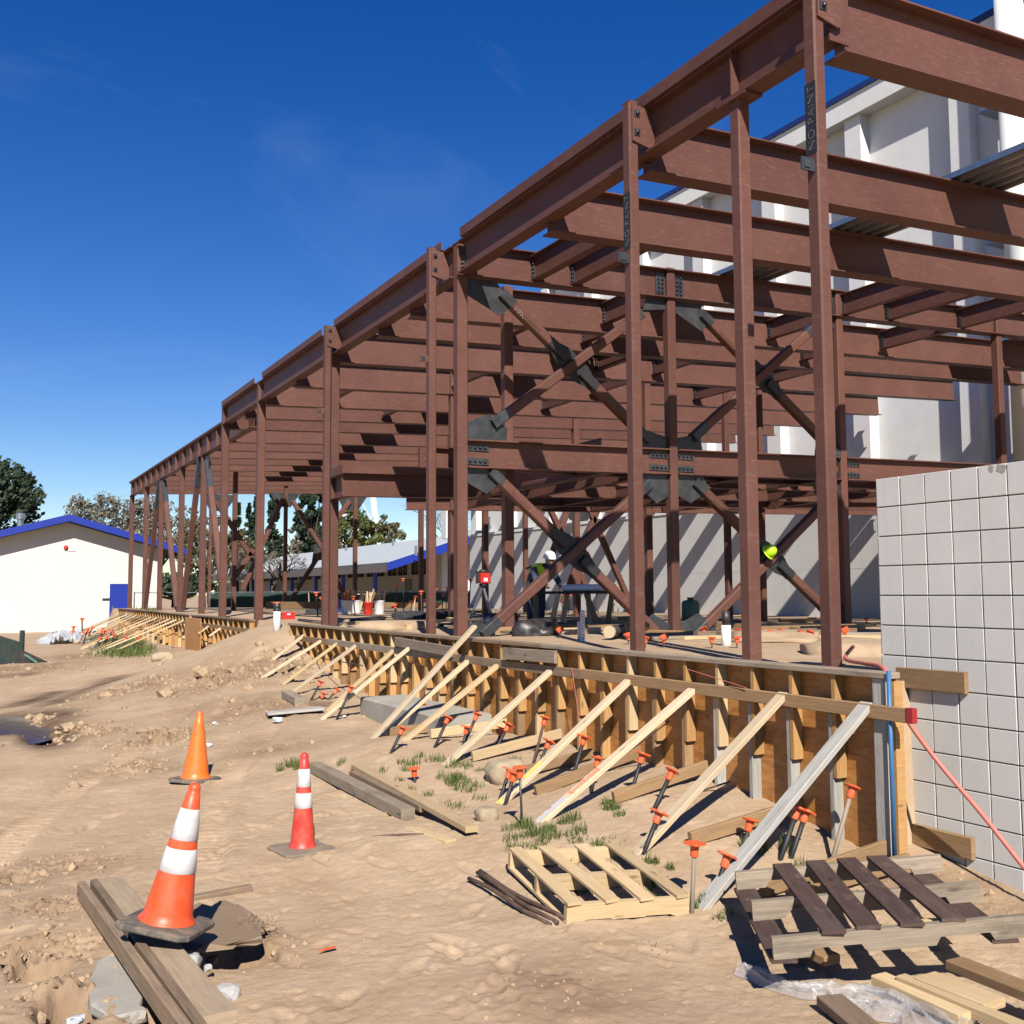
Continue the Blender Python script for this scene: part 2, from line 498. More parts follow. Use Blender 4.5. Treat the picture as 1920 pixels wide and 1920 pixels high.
# ------------------------------------------------------------------ terrain
CP = np.array([(-12, 1, -.15), (-5, -3, -.15), (0, -4, -.15), (5, -4, -.15), (-4, 4, -.15), (0, 3, -.16), (2, 3, -.15), (3.5, 2.5, -.14), (5.5, 1.5, -.22), (5.5, 3.4, -.24),
    (5.5, 4.1, -.19), (5.3, 4.6, -.10), (3.74, 4.72, -.185), (3.85, 5.47, -.06), (3.72, 6.45, -.03), (3.78, 7.33, -.10), (3.97, 8.63, .03),
    (4.09, 9.75, .11), (4.05, 10.46, .06), (3.98, 12.1, .10), (4.14, 14.16, .20), (4.3, 15.0, .28), (4.2, 15.77, .32), (4.56, 16.76, .50),
    (5.0, 5.3, .0), (5.0, 6.5, .14), (5.0, 8.0, .12), (5.0, 10.9, .02), (5.0, 12.5, .06), (5.0, 14.9, .22), (5.0, 17.0, .62), (5.15, 17.9, .92),
    (1.9, 6.3, -.17), (1.85, 9.1, -.15), (.9, 5.2, -.18), (.7, 6.6, -.16), (2.8, 4.5, -.18), (3.0, 7.0, -.10), (3.0, 9.0, -.05), (2.8, 5.6, -.16),
    (1.0, 14.0, -.15), (1.2, 17, -.13), (.6, 16, -.15), (2.2, 17.9, .0), (3.2, 19.4, .20), (4.0, 18.6, .50), (4.8, 18.5, .85), (5.2, 19.5, .97),
    (5.0, 21.2, .75), (3.7, 22, .04), (4.6, 23.5, .10), (4.5, 30, .0), (4.5, 42, -.10), (3.0, 27, -.05), (1.5, 27, -.12), (-8, 15, -.15), (-12, 30, -.12), (0, 45, -.16),
    (-15, 60, -.2), (8, 60, -.2), (2.8, 13, .0), (3.2, 15.5, .14), (2.5, 11, -.08), (-30, 100, -.3), (30, 120, -.3), (-60, 10, -.2), (-40, 50, -.2), (8, -10, -.2)])
def tps_k(r2):
    return np.where(r2 > 1e-12, .5 * r2 * np.log(np.maximum(r2, 1e-12)), 0)
def tps_fit(P, lam=.02):
    n = len(P); d2 = ((P[:, None, :2] - P[None, :, :2]) ** 2).sum(-1)
    A = np.zeros((n + 3, n + 3)); A[:n, :n] = tps_k(d2) + lam * np.eye(n)
    A[:n, n] = 1; A[:n, n + 1:] = P[:, :2]; A[n, :n] = 1; A[n + 1:, :n] = P[:, :2].T
    return np.linalg.solve(A, np.concatenate([P[:, 2], np.zeros(3)]))
TW = tps_fit(CP)
def sstep(a, b, x):
    t = np.clip((x - a) / (b - a), 0, 1); return t * t * (3 - 2 * t)
PUD = [(.75, 15.9, .50, .95, .095), (1.04, 14.4, .22, .95, .095), (.15, 16.2, .75, .55, .085)]     # puddle hollows: x, y, rx, ry, depth
HOLES = []
def base_h(X, Y):
    X = np.asarray(X, float); Y = np.asarray(Y, float); sh = X.shape; x, y = X.ravel(), Y.ravel()
    z = np.full(x.shape, TW[-3]) + TW[-2] * x + TW[-1] * y
    for i in range(len(CP)):
        z += TW[i] * tps_k((x - CP[i, 0]) ** 2 + (y - CP[i, 1]) ** 2)
    far = sstep(45, 110, np.hypot(x, y)); z = z * (1 - far) + (-.25) * far
    side = sstep(-6, -30, x); z = z * (1 - side) + (-.15) * side
    edge = np.where(y < 4.82, 5.76, 5.32 + .56 * sstep(20.2, 21.2, y))
    pl = sstep(edge, edge + .06, x) * sstep(50.5, 46.9, y)
    z = z * (1 - pl) + (1.0 - .2 * sstep(8, 24, x)) * pl
    for (cx, cy, rx, ry, d) in PUD:
        q = ((x - cx) / rx) ** 2 + ((y - cy) / ry) ** 2
        z -= d * np.exp(-np.minimum(q, 30) ** 1.5)
    for (cx, cy, rx, ry, d) in HOLES:
        q = ((x - cx) / rx) ** 2 + ((y - cy) / ry) ** 2
        z -= d * np.exp(-np.minimum(q, 30) ** 3)
    return z.reshape(sh)
def gz(x, y):
    return float(base_h(np.array([x]), np.array([y]))[0])
def gp(px, py, tmax=140):
    """where the sight line through a photo pixel meets the ground"""
    d = ray(px, py); t = np.linspace(1.5, tmax, 6000) if tmax > 40 else np.linspace(1.5, tmax, 3000)
    P = EYE[None] + t[:, None] * d[None]
    below = P[:, 2] <= base_h(P[:, 0], P[:, 1])
    i = int(np.argmax(below)) if below.any() else len(t) - 1
    return Vector(P[i])
for (px, py, rx, ry, d) in ((445, 1788, .17, .14, .34), (75, 1822, .13, .12, .13), (330, 1890, .2, .2, .10), (128, 1895, .12, .17, .2), (290, 1905, .12, .1, .12)):
    q = gp(px, py); HOLES.append((q.x, q.y, rx, ry, d))

_perm = rng.random((256, 256))
def vnoise(x, y):
    xi, yi = np.floor(x).astype(int), np.floor(y).astype(int); fx, fy = x - xi, y - yi
    fx = fx * fx * fx * (fx * (fx * 6 - 15) + 10); fy = fy * fy * fy * (fy * (fy * 6 - 15) + 10)
    g = lambda a, b: _perm[a & 255, b & 255]
    return (g(xi, yi) * (1 - fx) + g(xi + 1, yi) * fx) * (1 - fy) + (g(xi, yi + 1) * (1 - fx) + g(xi + 1, yi + 1) * fx) * fy
def fbm(x, y, o=4, gain=.5):
    s, a, t = 0, 1.0, 0
    for k in range(o):
        c, sn = math.cos(k * .9 + .3), math.sin(k * .9 + .3)
        s = s + a * (vnoise((c * x - sn * y) * 2 ** k + 13.7 * k, (sn * x + c * y) * 2 ** k + 7.1 * k) - .5); t += a; a *= gain
    return s / t
ROUGH = []
for (px, py, r_, a) in ((300, 1385, .55, .085), (200, 1370, .40, .07), (250, 1440, .45, .06), (130, 1370, .3, .11), (40, 1365, .35, .10), (70, 1790, .26, .10), (15, 1800, .25, .10), (120, 1620, .3, .045), (90, 1700, .25, .06),
                        (420, 1270, .9, .10), (520, 1250, .7, .10), (250, 1290, .8, .08), (470, 1330, .8, .055), (560, 1250, .5, .10), (1080, 1850, .35, .03), (1880, 1680, .35, .05), (500, 1400, .5, .03), (60, 1250, 1.2, .06), (30, 1640, .3, .05), (470, 1795, .2, .05), (120, 1870, .2, .07), (1700, 1640, .3, .03), (180, 1230, 1.6, .06)):
    q = gp(px, py); ROUGH.append((q.x, q.y, r_, a))
FEET = [(rng.uniform(.2, 3.6), 3.0 + 6.5 * rng.random() ** 1.3, rng.uniform(0.2, 2.2)) for _ in range(70)]
TRACKS = []
for off in (0.0, 1.45):
    tk = []
    for (px, py) in ((-60, 1650), (40, 1560), (140, 1480), (260, 1400), (360, 1320), (430, 1262), (490, 1222)):
        q = gp(px, py); tk.append((q.x + off * .9, q.y - off * .35))
    TRACKS.append(tk)
def full_h(X, Y):
    z = base_h(X, Y)
    am = np.full(X.shape, .016)
    for (cx, cy, r_, a) in ROUGH:
        am = np.maximum(am, a * np.exp(-(((X - cx) ** 2 + (Y - cy) ** 2) / r_ ** 2)))
    near = sstep(60, 20, np.hypot(X, Y))
    lump = fbm(X * 1.1, Y * 1.1, 3) * .055
    lumps = np.clip(fbm(X * 8.5 + 3, Y * 8.5, 3, .55) * 3.4 + .05, 0, 1) ** 1.3 * (.4 + 1.2 * np.clip(fbm(X * 2.1, Y * 2.1 + 9, 2) * 2 + .5, 0, 1))
    fine = fbm(X * 19, Y * 19, 4, .62)
    rg = sstep(.016, .05, am)
    d = lump + am * rg * (lumps * .9 - .15) + am * fine * (.55 + .5 * rg) + .005 * fbm(X * 30, Y * 30, 3, .6)
    pits = sstep(.18, .75, fbm(X * 11 + 40, Y * 11, 4, .6) * 2.4); d = d - (.010 + .028 * rg) * pits
    d = d + am * rg * .8 * (np.abs(fbm(X * 24 + 9, Y * 24, 3, .6)) * 3 - .4)
    for (hx, hy, ha) in FEET:
        ca, sa = math.cos(ha), math.sin(ha); k_ = (np.abs(X - hx) < .3) & (np.abs(Y - hy) < .3)
        u_ = (X[k_] - hx) * ca + (Y[k_] - hy) * sa; v_ = -(X[k_] - hx) * sa + (Y[k_] - hy) * ca
        q_ = (u_ / .14) ** 2 + (v_ / .05) ** 2
        d[k_] = d[k_] - .013 * np.exp(-q_ ** 2) + .006 * np.exp(-((np.sqrt(q_) - 1.25) / .3) ** 2)
    for TRK in TRACKS:
        best = np.full(X.shape, 9.0); sl_ = np.zeros(X.shape); acc = 0.0
        for i_ in range(len(TRK) - 1):
            ax_, ay_ = TRK[i_]; bx_, by_ = TRK[i_ + 1]; L_ = math.hypot(bx_ - ax_, by_ - ay_)
            t_ = np.clip(((X - ax_) * (bx_ - ax_) + (Y - ay_) * (by_ - ay_)) / L_ ** 2, 0, 1)
            d_ = (X - ax_ - t_ * (bx_ - ax_)) * (by_ - ay_) / L_ - (Y - ay_ - t_ * (by_ - ay_)) * (bx_ - ax_) / L_
            e_ = np.hypot(X - ax_ - t_ * (bx_ - ax_), Y - ay_ - t_ * (by_ - ay_))
            k_ = e_ < np.abs(best); best = np.where(k_, np.copysign(e_, d_), best); sl_ = np.where(k_, acc + t_ * L_, sl_); acc += L_
        band = np.exp(-(best / .15) ** 6); lug = np.sin(sl_ * 2 * math.pi / .11 + np.abs(best) * 26)
        d = d + band * (-.020 + .010 * lug) * (.5 + np.clip(fbm(X * .9 + 5, Y * .9, 2) * 3 + .3, 0, .8)) + .012 * np.exp(-((np.abs(best) - .2) / .05) ** 2)
    inside = sstep(5.2, 5.5, X) * .7
    return z + d * near * (1 - inside)
def spaced(segs):
    out = []
    for (a, b, st) in segs:
        n = max(1, int(round((b - a) / st))); out += [a + (b - a) * i / n for i in range(n)]
    return out + [segs[-1][1]]
xs = np.array(spaced([(-900, -300, 150), (-300, -60, 40), (-60, -15, 5), (-15, -3, .6), (-3, -.4, .07), (-.4, 5.28, .0165), (5.28, 5.42, .02), (5.42, 6.5, .08), (6.5, 20, .45), (20, 60, 4), (60, 300, 40), (300, 900, 150)]))
ys = np.array(spaced([(-60, -4, 8), (-4, 1.8, .3), (1.8, 8.0, .0165), (8.0, 13, .03), (13, 20, .055), (20, 32, .14), (32, 60, .5), (60, 120, 5), (120, 400, 35), (400, 1500, 180)]))
GX, GY = np.meshgrid(xs, ys, indexing='ij')
GZ = full_h(GX, GY)
BZ = base_h(GX, GY)
_lx, _ly, _bz = xs.tolist(), ys.tolist(), BZ
import bisect
def _look(x, y, A):
    i = min(max(bisect.bisect_right(_lx, x) - 1, 0), len(_lx) - 2); j = min(max(bisect.bisect_right(_ly, y) - 1, 0), len(_ly) - 2)
    fx_, fy_ = (x - _lx[i]) / (_lx[i + 1] - _lx[i]), (y - _ly[j]) / (_ly[j + 1] - _ly[j])
    return float((A[i, j] * (1 - fx_) + A[i + 1, j] * fx_) * (1 - fy_) + (A[i, j + 1] * (1 - fx_) + A[i + 1, j + 1] * fx_) * fy_)
def gz(x, y): return _look(x, y, BZ)
def gzr(x, y): return _look(x, y, GZ)          # with the small lumps
def gp(px, py, tmax=140):
    d = ray(px, py); t, st = 1.5, .12
    while t < tmax:
        P = EYE + d * t
        if P[2] <= gz(P[0], P[1]): break
        st = max(.12, (P[2] - gz(P[0], P[1])) * .5); t += st
    a, b = t - st, t
    for _ in range(18):
        m_ = (a + b) / 2; P = EYE + d * m_
        if P[2] <= gz(P[0], P[1]): b = m_
        else: a = m_
    return Vector(EYE + d * b)
gme = bpy.data.meshes.new('ground')
nx, ny = len(xs), len(ys)
co = np.stack([GX, GY, GZ], -1).reshape(-1, 3).astype(np.float32)
ii = np.arange(nx * ny).reshape(nx, ny)
qd = np.stack([ii[:-1, :-1], ii[1:, :-1], ii[1:, 1:], ii[:-1, 1:]], -1).reshape(-1, 4).astype(np.int32)
gme.vertices.add(len(co)); gme.vertices.foreach_set('co', co.ravel())
gme.loops.add(qd.size); gme.loops.foreach_set('vertex_index', qd.ravel())
gme.polygons.add(len(qd)); gme.polygons.foreach_set('loop_start', np.arange(0, qd.size, 4, dtype=np.int32)); gme.polygons.foreach_set('loop_total', np.full(len(qd), 4, np.int32))
gme.update(); gme.shade_smooth()
fx, fy = GX.ravel(), GY.ravel()
wet = np.zeros(len(co))
for (cx, cy, rx, ry, d) in PUD:
    q = ((fx - cx) / (rx * 1.75)) ** 2 + ((fy - cy) / (ry * 1.75)) ** 2
    wet = np.maximum(wet, np.exp(-q ** 2.0))
for (p1, p2, w_) in (((100, 1318), (215, 1272), .4), ((30, 1325), (100, 1300), .5), ((0, 1268), (55, 1262), .3)):
    a, b_ = gp(*p1), gp(*p2); dx, dy = b_.x - a.x, b_.y - a.y; L2 = dx * dx + dy * dy
    t = np.clip(((fx - a.x) * dx + (fy - a.y) * dy) / L2, 0, 1)
    dd = np.hypot(fx - a.x - t * dx, fy - a.y - t * dy)
    wet = np.maximum(wet, .75 * np.exp(-(dd / w_) ** 2))
wet = np.clip(wet * (1.0 + 1.3 * fbm(fx * 2.4, fy * 2.4, 4)), 0, .95)
clay = np.zeros(len(co))
for (cx, cy, r_, a) in ROUGH:
    clay = np.maximum(clay, np.exp(-(((fx - cx) ** 2 + (fy - cy) ** 2) / (r_ * 1.25) ** 2)))
clay = np.clip(clay * (.75 + 1.6 * fbm(fx * 3.5, fy * 3.5, 4)), 0, .85)
for nm, arr in (('wet', wet), ('clay', clay)):
    at_ = gme.attributes.new(nm, 'FLOAT', 'POINT'); at_.data.foreach_set('value', arr.astype(np.float32))
gme.materials.append(MAT['dirt'])
ground = bpy.data.objects.new('ground', gme); COL.objects.link(ground)
tag(ground, 'bare tan construction dirt with ruts, clods and damp patches', kind='structure')
def on(px, py, dz=0.0):
    p = gp(px, py); return V(p.x, p.y, p.z + dz)
# puddle water
m = MB(); zw = -.188
m.v.append((.7, 15.4, zw)); ring = []
for k in range(40):
    t = 2 * math.pi * k / 40; ring.append(len(m.v)); m.v.append((.60 + .75 * math.cos(t), 15.3 + 1.7 * math.sin(t), zw))
for i in range(len(ring)): m.face((0, ring[i], ring[(i + 1) % len(ring)]))
tag(m.build('puddle', 'puddle_water'), 'shallow muddy puddle on the dirt near the left edge', kind='structure')

# ------------------------------------------------------------------ steel frame
W = 5.98                                   # web plane of the facade beam
SL = .044                                  # roof fall
def rtop(X): return 6.40 + SL * (X - W)    # top of roof steel
frame = thing('steel_structure', (W, 12.5, 1.0), 'brown primed steel building frame of columns, beams and cross braces', 'steel frame')
def add(mb, name, mat='primer', parent=None, **k):
    return mb.build(name, mat, parent if parent is not None else frame, **k)
def beam(name, a, b, d, bf, tf=.018, tw=.012, parent=None):
    return add(MB().isec(a, b, d, bf, tf, tw), name, parent=parent)
def hss(name, a, b, w, h=None, hint=(0, 1, 0), mat='primer', parent=None):
    return add(MB().bar(a, b, w, h or w, hint, .014), name, mat, parent)
def sphere_pts(mb, c, axis, r=.017, h=.022):
    mb.lathe(c, axis, [(r * .98, 0), (r, h * .35), (r * .75, h * .8), (r * .3, h)], 8)
def bolts(pts, axis, parent, r=.017):
    mb = MB()
    for p in pts: sphere_pts(mb, p, axis, r, r * 1.25)
    return mb.build('bolt_group', 'bolt_steel', parent)

# facade beam of the high roof, piece by piece between the columns, with its bent edge plate
FZ0, FZ1 = 5.952, 6.405
COLY = [6.77, 12.52, 17.88, 23.05, 26.62]
segs = [(5.60, 12.40), (12.62, 17.80), (17.96, 22.98), (23.12, 26.56)]
fasc = []
for (a, b) in segs:
    fb = beam('fascia_beam', V(W, a, (FZ0 + FZ1) / 2), V(W, b, (FZ0 + FZ1) / 2), FZ1 - FZ0, .20, .02, .014)
    fasc.append(fb)
    y = math.ceil(a / 1.9) * 1.9
for (a, b, i) in ((5.45, 12.25, 0), (12.86, 17.55, 1), (18.25, 22.52, 2), (23.2, 26.50, 3)):
    m = MB()
    m.box((W - .128, a, FZ1 + .002), (W + .10, b, FZ1 + .010)); m.box((W - .136, a, FZ1 + .004), (W - .128, b, FZ1 + .130))
    add(m, 'edge_plate', parent=fasc[i])
# posts standing in front of the facade, tied back with a chamfered plate and two bolts
PX = 5.735
def pz(px, py): return at(px, py, X=PX - .05).z
for (x0, x1, ytop, idx) in ((1531, 1571, -60, 0), (1176.8, 1205.5, 180, 0), (798, 820, 462, 1), (603, 621, 610, 2)):
    y0 = at(x1, 1000, X=PX - .055).y; y1 = at(x0, 1000, X=PX - .055).y
    yc = (at(x0, 1000, X=PX - .055).y + at(x1, 1000, X=PX + .055).y) / 2
    wy = .125
    # the visible span of the post gives its place
    yc = at(x0, 1000, X=PX - .055).y - wy / 2
    zt = FZ1 + .19 if idx == 0 and x0 > 1500 else pz((x0 + x1) / 2, ytop)
    post = hss('post', V(PX, yc, .9), V(PX, yc, zt), .11, wy, (0, 1, 0))
    add(MB().box((PX - .056, yc - wy / 2 - .001, zt), (PX + .056, yc + wy / 2 + .001, zt + .008)), 'cap_plate', parent=post)
    yp = yc - wy / 2 - .012
    a, c = PX - .03, W - .012
    plate = add(MB().plate([V(a, yp, 6.03), V(c - .05, yp, 5.985), V(c, yp, 6.02), V(c, yp, 6.22), V(c - .085, yp, 6.385), V(a, yp, 6.40)], (0, 1, 0), .016), 'tie_plate', parent=post)
    m = MB()
    for z in (6.12, 6.31): m.box((PX - .012, yp - .016, z - .034), (PX + .056, yp - .009, z + .034))
    add(m, 'washer_plate', 'mill_steel', post)
    bolts([V(PX + .022, yp - .016, 6.12), V(PX + .022, yp - .016, 6.31)], (0, -1, 0), post, .02)
    # small bolted lug lower down
    zl = 4.85
    m = MB().box((PX - .19, yc - .03, zl - .05), (PX - .055, yc - .014, zl + .05)); add(m, 'lug', 'mill_steel' if x0 > 1100 else 'primer', post)
    m = MB().box((PX - .17, yc - .038, zl - .03), (PX - .11, yc - .03, zl + .03)); add(m, 'washer_plate', 'mill_steel', post)
    # chalk lettering on the bare band facing the dirt
    if x0 > 1100:
        zb0, zb1 = (4.95, 5.52)
        band = add(MB().box((PX - .0575, yc - wy / 2 + .006, zb0), (PX - .0552, yc + wy / 2 - .006, zb1)), 'bare_steel_band', 'black_steel', post)
        cu = bpy.data.curves.new('text', 'FONT'); cu.body = 'NO PAINT'; cu.size = .10; cu.extrude = .0006; cu.space_character = 1.1; cu.offset = -.0035
        to = bpy.data.objects.new('text', cu); COL.objects.link(to)
        dg = bpy.context.evaluated_depsgraph_get(); tm = bpy.data.meshes.new_from_object(to.evaluated_get(dg)); bpy.data.objects.remove(to)
        tm.name = 'lettering'; lo = bpy.data.objects.new('lettering', tm); COL.objects.link(lo)
        tm.materials.clear(); tm.materials.append(MAT['chalk']); lo.parent = post; tag(lo, kind='stuff')
        # reads upward, seen from the -X side
        rx = Matrix(((0, 0, -1), (0, -1, 0), (1, 0, 0))).transposed()
        Mx = Matrix(((0, 0, -1, PX - .0585 - frame.location.x), (0, -1, 0, 0), (1, 0, 0, 0), (0, 0, 0, 1)))
        # local x (text direction) -> +Z, local y (letter height) -> +Y
        Mx = Matrix(((0, 0, -1, PX - .0585 - frame.location.x), (0, 1, 0, yc - .038 - frame.location.y), (1, 0, 0, zb0 + .03 - frame.location.z), (0, 0, 0, 1)))
        lo.matrix_local = Mx
        bx = max(v.co.x for v in tm.vertices); sc_ = (zb1 - zb0 - .06) / bx
        for v in tm.vertices: v.co.x *= sc_
# structural columns under the facade beam
for k, y in enumerate(COLY):
    top = 5.95 if k == 0 else 6.40
    w = .13 if k < 1 else (.155 if k < 3 else .17)
    c = hss('column', V(W, y, .85), V(W, y, top), w, w, (0, 1, 0))
    if k > 0:
        m = MB(); m.box((W - w / 2 - .01, y - w / 2 - .012, 6.398), (W + w / 2 + .01, y + w / 2 + .012, 6.412)); m.box((W - .1, y - .1, 5.935), (W + .1, y - w / 2, 5.95)); add(m, 'cap_plate', parent=c)
        m = MB().box((W - .022, y - w / 2 - .10, 6.02), (W - .008, y - w / 2 - .001, 6.33)); add(m, 'shear_tab', 'mill_steel', c)
        bolts([V(W - .022, y - w / 2 - .06, 6.06 + .055 * i) for i in range(5)] + [V(W - .022, y - w / 2 - .025, 6.06 + .055 * i) for i in range(5)], (-1, 0, 0), c, .014)
    else:
        m = MB(); m.box((W - .1, y - .19, 5.928), (W + .1, y + .19, 5.950)); add(m, 'cap_plate', parent=c)
        m = MB().box((W - .095, y - .006, 5.974), (W - .008, y + .006, 6.385)); add(m, 'stiffener', parent=fasc[0])
m = MB().box((W - .11, 5.585, 5.90), (W + .10, 5.60, 6.42)); add(m, 'end_plate', parent=fasc[0])
# the far stretch of facade beam stands back a little; stiffeners, columns and chevron braces
XL = 6.55; LZ0, LZ1 = 5.83, 6.40
lf = beam('fascia_beam', V(XL, 25.9, (LZ0 + LZ1) / 2), V(XL, 46.8, (LZ0 + LZ1) / 2), LZ1 - LZ0, .20, .022, .014)
m = MB(); m.box((XL - .12, 25.9, LZ1 + .002), (XL + .1, 46.85, LZ1 + .010)); m.box((XL - .128, 25.9, LZ1 + .003), (XL - .12, 46.85, LZ1 + .052)); add(m, 'edge_plate', parent=lf)
for i in range(14):
    y = 29.9 + i * 1.27
    add(MB().box((XL - .096, y - .008, LZ0 + .022), (XL - .008, y + .008, LZ1 - .022)), 'stiffener', parent=lf)
LCOL = [at(x, 1000, X=XL).y for x in (246.5, 273.5, 301.5, 339.5, 380.5)]
for k, y in enumerate(LCOL):
    c = hss('column', V(XL, y, .85), V(XL, y, LZ0), .17, .17, (0, 1, 0)); add(MB().box((XL - .1, y - .13, LZ0 - .02), (XL + .1, y + .13, LZ0 - .001)), 'cap_plate', parent=c)
def inpl(px, py): p = at(px, py, X=XL - .01); return V(XL - .01, p.y, p.z)
for (t, b) in (((298.5, 912), (272.5, 1138)), ((307, 906), (332, 1140)), ((375, 862), (343, 1140)), ((389, 870), (415, 1085))):
    T, B = inpl(*t), inpl(*b)
    br = hss('brace', T, B, .16, .16, (1, 0, 0))
    d = (B - T).normalized()
    add(MB().bar(T - d * .1, T + d * .9, .175, .175, (1, 0, 0), .015), 'brace_sleeve', 'mill_steel', br)
    add(MB().plate([T + V(0, -.3, .25), T + V(0, .3, .25), T + V(0, .16, -.45), T + V(0, -.16, -.45)], (1, 0, 0), .016), 'gusset_plate', 'mill_steel', br)
    add(MB().plate([B + V(0, -.25, -.25), B + V(0, .25, -.25), B + V(0, .12, .3), B + V(0, -.12, .3)], (1, 0, 0), .016), 'gusset_plate', 'mill_steel', br)

# roof joists running back from the facade beam
XR = 22.0
def joist(y, x0, x1, depth, drop=.0, bf=.24, name='joist'):
    j = beam(name, V(x0, y, rtop(x0) - depth / 2 - drop), V(x1, y, rtop(x1) - depth / 2 - drop), depth, bf, .016, .012)
    return j
JY = [(5.66, .58), (8.25, .58), (10.18, .58), (12.52, .45), (14.36, .58), (15.72, .58), (17.9, .58), (20.4, .58), (22.72, .58), (24.65, .58), (26.5, .58)] + [(y, .56) for y in (29.14, 31.03, 32.9, 34.7, 36.6, 38.4, 40.35, 42.25, 44.1, 46.1)]
joists = []
for (y, d) in JY:
    x1 = 24.6 if y < 9 else 22.9
    x0 = XL + .012 if y > 27 else (W + .012 if y != 12.52 else W + .08)
    j = joist(y, x0, x1, d); joists.append(j)
    if y in (8.25, 10.18, 14.36, 15.72, 20.4, 24.65):
        add(MB().box((W + .012, y - .03, 6.0), (W + .11, y - .014, 6.34)), 'shear_tab', parent=j)
# beams along the building between the joists
def ybeam(x, ya, yb, depth=.36, drop=.06, tabs=True):
    b = beam('purlin', V(x, ya, rtop(x) - drop - depth / 2), V(x, yb, rtop(x) - drop - depth / 2), depth, .14, .014, .010)
    if tabs:
        z0 = rtop(x) - drop - depth
        add(MB().box((x - .02, yb - .09, z0 + .04), (x - .006, yb + .003, z0 + depth - .04)), 'shear_tab', 'mill_steel', b)
        bolts([V(x - .02, yb - .05, z0 + .07 + .06 * i) for i in range(4)], (-1, 0, 0), b, .015)
    return b
for (x, ya, yb) in ((7.12, 10.2, 12.5), (7.78, 10.2, 12.5), (13.2, 10.2, 12.5), (14.3, 10.2, 12.5), (9.55, 12.6, 14.34), (13.25, 12.6, 14.34), (16.2, 10.2, 12.5), (8.4, 14.4, 15.7), (10.0, 14.4, 15.7), (11.7, 15.75, 17.88), (13.2, 15.75, 17.88),
                    (15.4, 14.4, 15.7), (16.2, 12.6, 14.3), (9.55, 17.95, 20.38), (13.2, 17.95, 20.38), (16.3, 17.95, 20.38), (7.5, 20.42, 22.7), (9.55, 22.8, 24.6), (13.2, 20.42, 22.7), (16.6, 15.75, 17.88)):
    ybeam(x, ya, yb)
# galvanised roof deck sheets laid across the joists
def deck(x0, x1, ya, yb):
    m = MB(); prof = []; x = x0; n = int(round((x1 - x0) / .2032))
    zz = lambda xx: rtop(xx) + .004
    up_, lo_ = .076, 0.0
    for i in range(n):
        a = x0 + i * .2032
        prof += [(a, up_), (a + .10, up_), (a + .125, lo_), (a + .18, lo_), (a + .2032, up_)]
    prof = [(x0 - .03, 0.0), (x0 - .03, .072)] + prof
    for k in range(len(prof) - 1):
        p, q = prof[k], prof[k + 1]
        if abs(p[0] - q[0]) < 1e-6 and abs(p[1] - q[1]) < 1e-6: continue
        m.quad(V(p[0], ya, zz(p[0]) + p[1]), V(q[0], ya, zz(q[0]) + q[1]), V(q[0], yb, zz(q[0]) + q[1]), V(p[0], yb, zz(p[0]) + p[1]))
    o = m.build('deck_sheet', 'galvanised', frame, fix=False)
    md = o.modifiers.new('thickness', 'SOLIDIFY'); md.thickness = .002
    return o
for (x0, x1, ya, yb) in ((10.53, 11.55, 4.7, 11.4), (10.50, 11.52, 11.4, 17.6), (10.53, 11.55, 17.6, 25.0), (10.5, 11.52, 25.0, 33.5), (10.53, 11.55, 33.5, 41.0), (19.9, 21.9, 7.5, 15.5)):
    deck(x0, x1, ya, yb)

# braced frame across the building at the second column line
YB = 12.52
def mz(X): return 3.29 + .024 * (X - 6.0)     # underside of the mid-height beam
BC = [W, 9.55, 13.12]
for x in BC[1:]:
    hss('column', V(x, YB, .85), V(x, YB, rtop(x) + .03), .15, .15, (0, 1, 0))
hss('column', V(14.95, 14.36, mz(14.95) + .3), V(14.95, 14.36, rtop(14.95) - .4), .14, .14, (0, 1, 0))
for (a, b) in ((W + .08, BC[1] - .08), (BC[1] + .08, BC[2] - .08), (BC[2] + .08, 22.9)):
    mbm = beam('mid_beam', V(a, YB, mz(a) + .195), V(b, YB, mz(b) + .195), .39, .19, .02, .012)
    for (xe, s) in ((a, 1), (b, -1)):
        if xe > 20: continue
        for dz in (.10, .29):
            m = MB().box((min(xe, xe + s * .34), YB - .022, mz(xe) + dz - .045), (max(xe, xe + s * .34), YB - .007, mz(xe) + dz + .045)); add(m, 'splice_plate', 'mill_steel', mbm)
            bolts([V(xe + s * (.05 + .078 * i), YB - .022, mz(xe) + dz) for i in range(4)], (0, -1, 0), mbm, .021)
for (xe, s) in ((BC[1], -1), (BC[1], 1), (BC[2], -1)):       # end plates of the roof beam at the inner columns
    zc = rtop(xe) - .225
    m = MB().box((min(xe + s * .1, xe + s * .26), YB - .024, zc - .17), (max(xe + s * .1, xe + s * .26), YB - .007, zc + .17)); add(m, 'splice_plate', 'mill_steel', joists[3])
    bolts([V(xe + s * (.14 + .07 * c), YB - .024, zc - .13 + .065 * i) for i in range(5) for c in range(2)], (0, -1, 0), joists[3], .019)
def gus(pts, parent, y=YB):
    return add(MB().plate([V(p[0], y, p[1]) for p in pts], (0, 1, 0), .018), 'gusset_plate', 'mill_steel', parent)
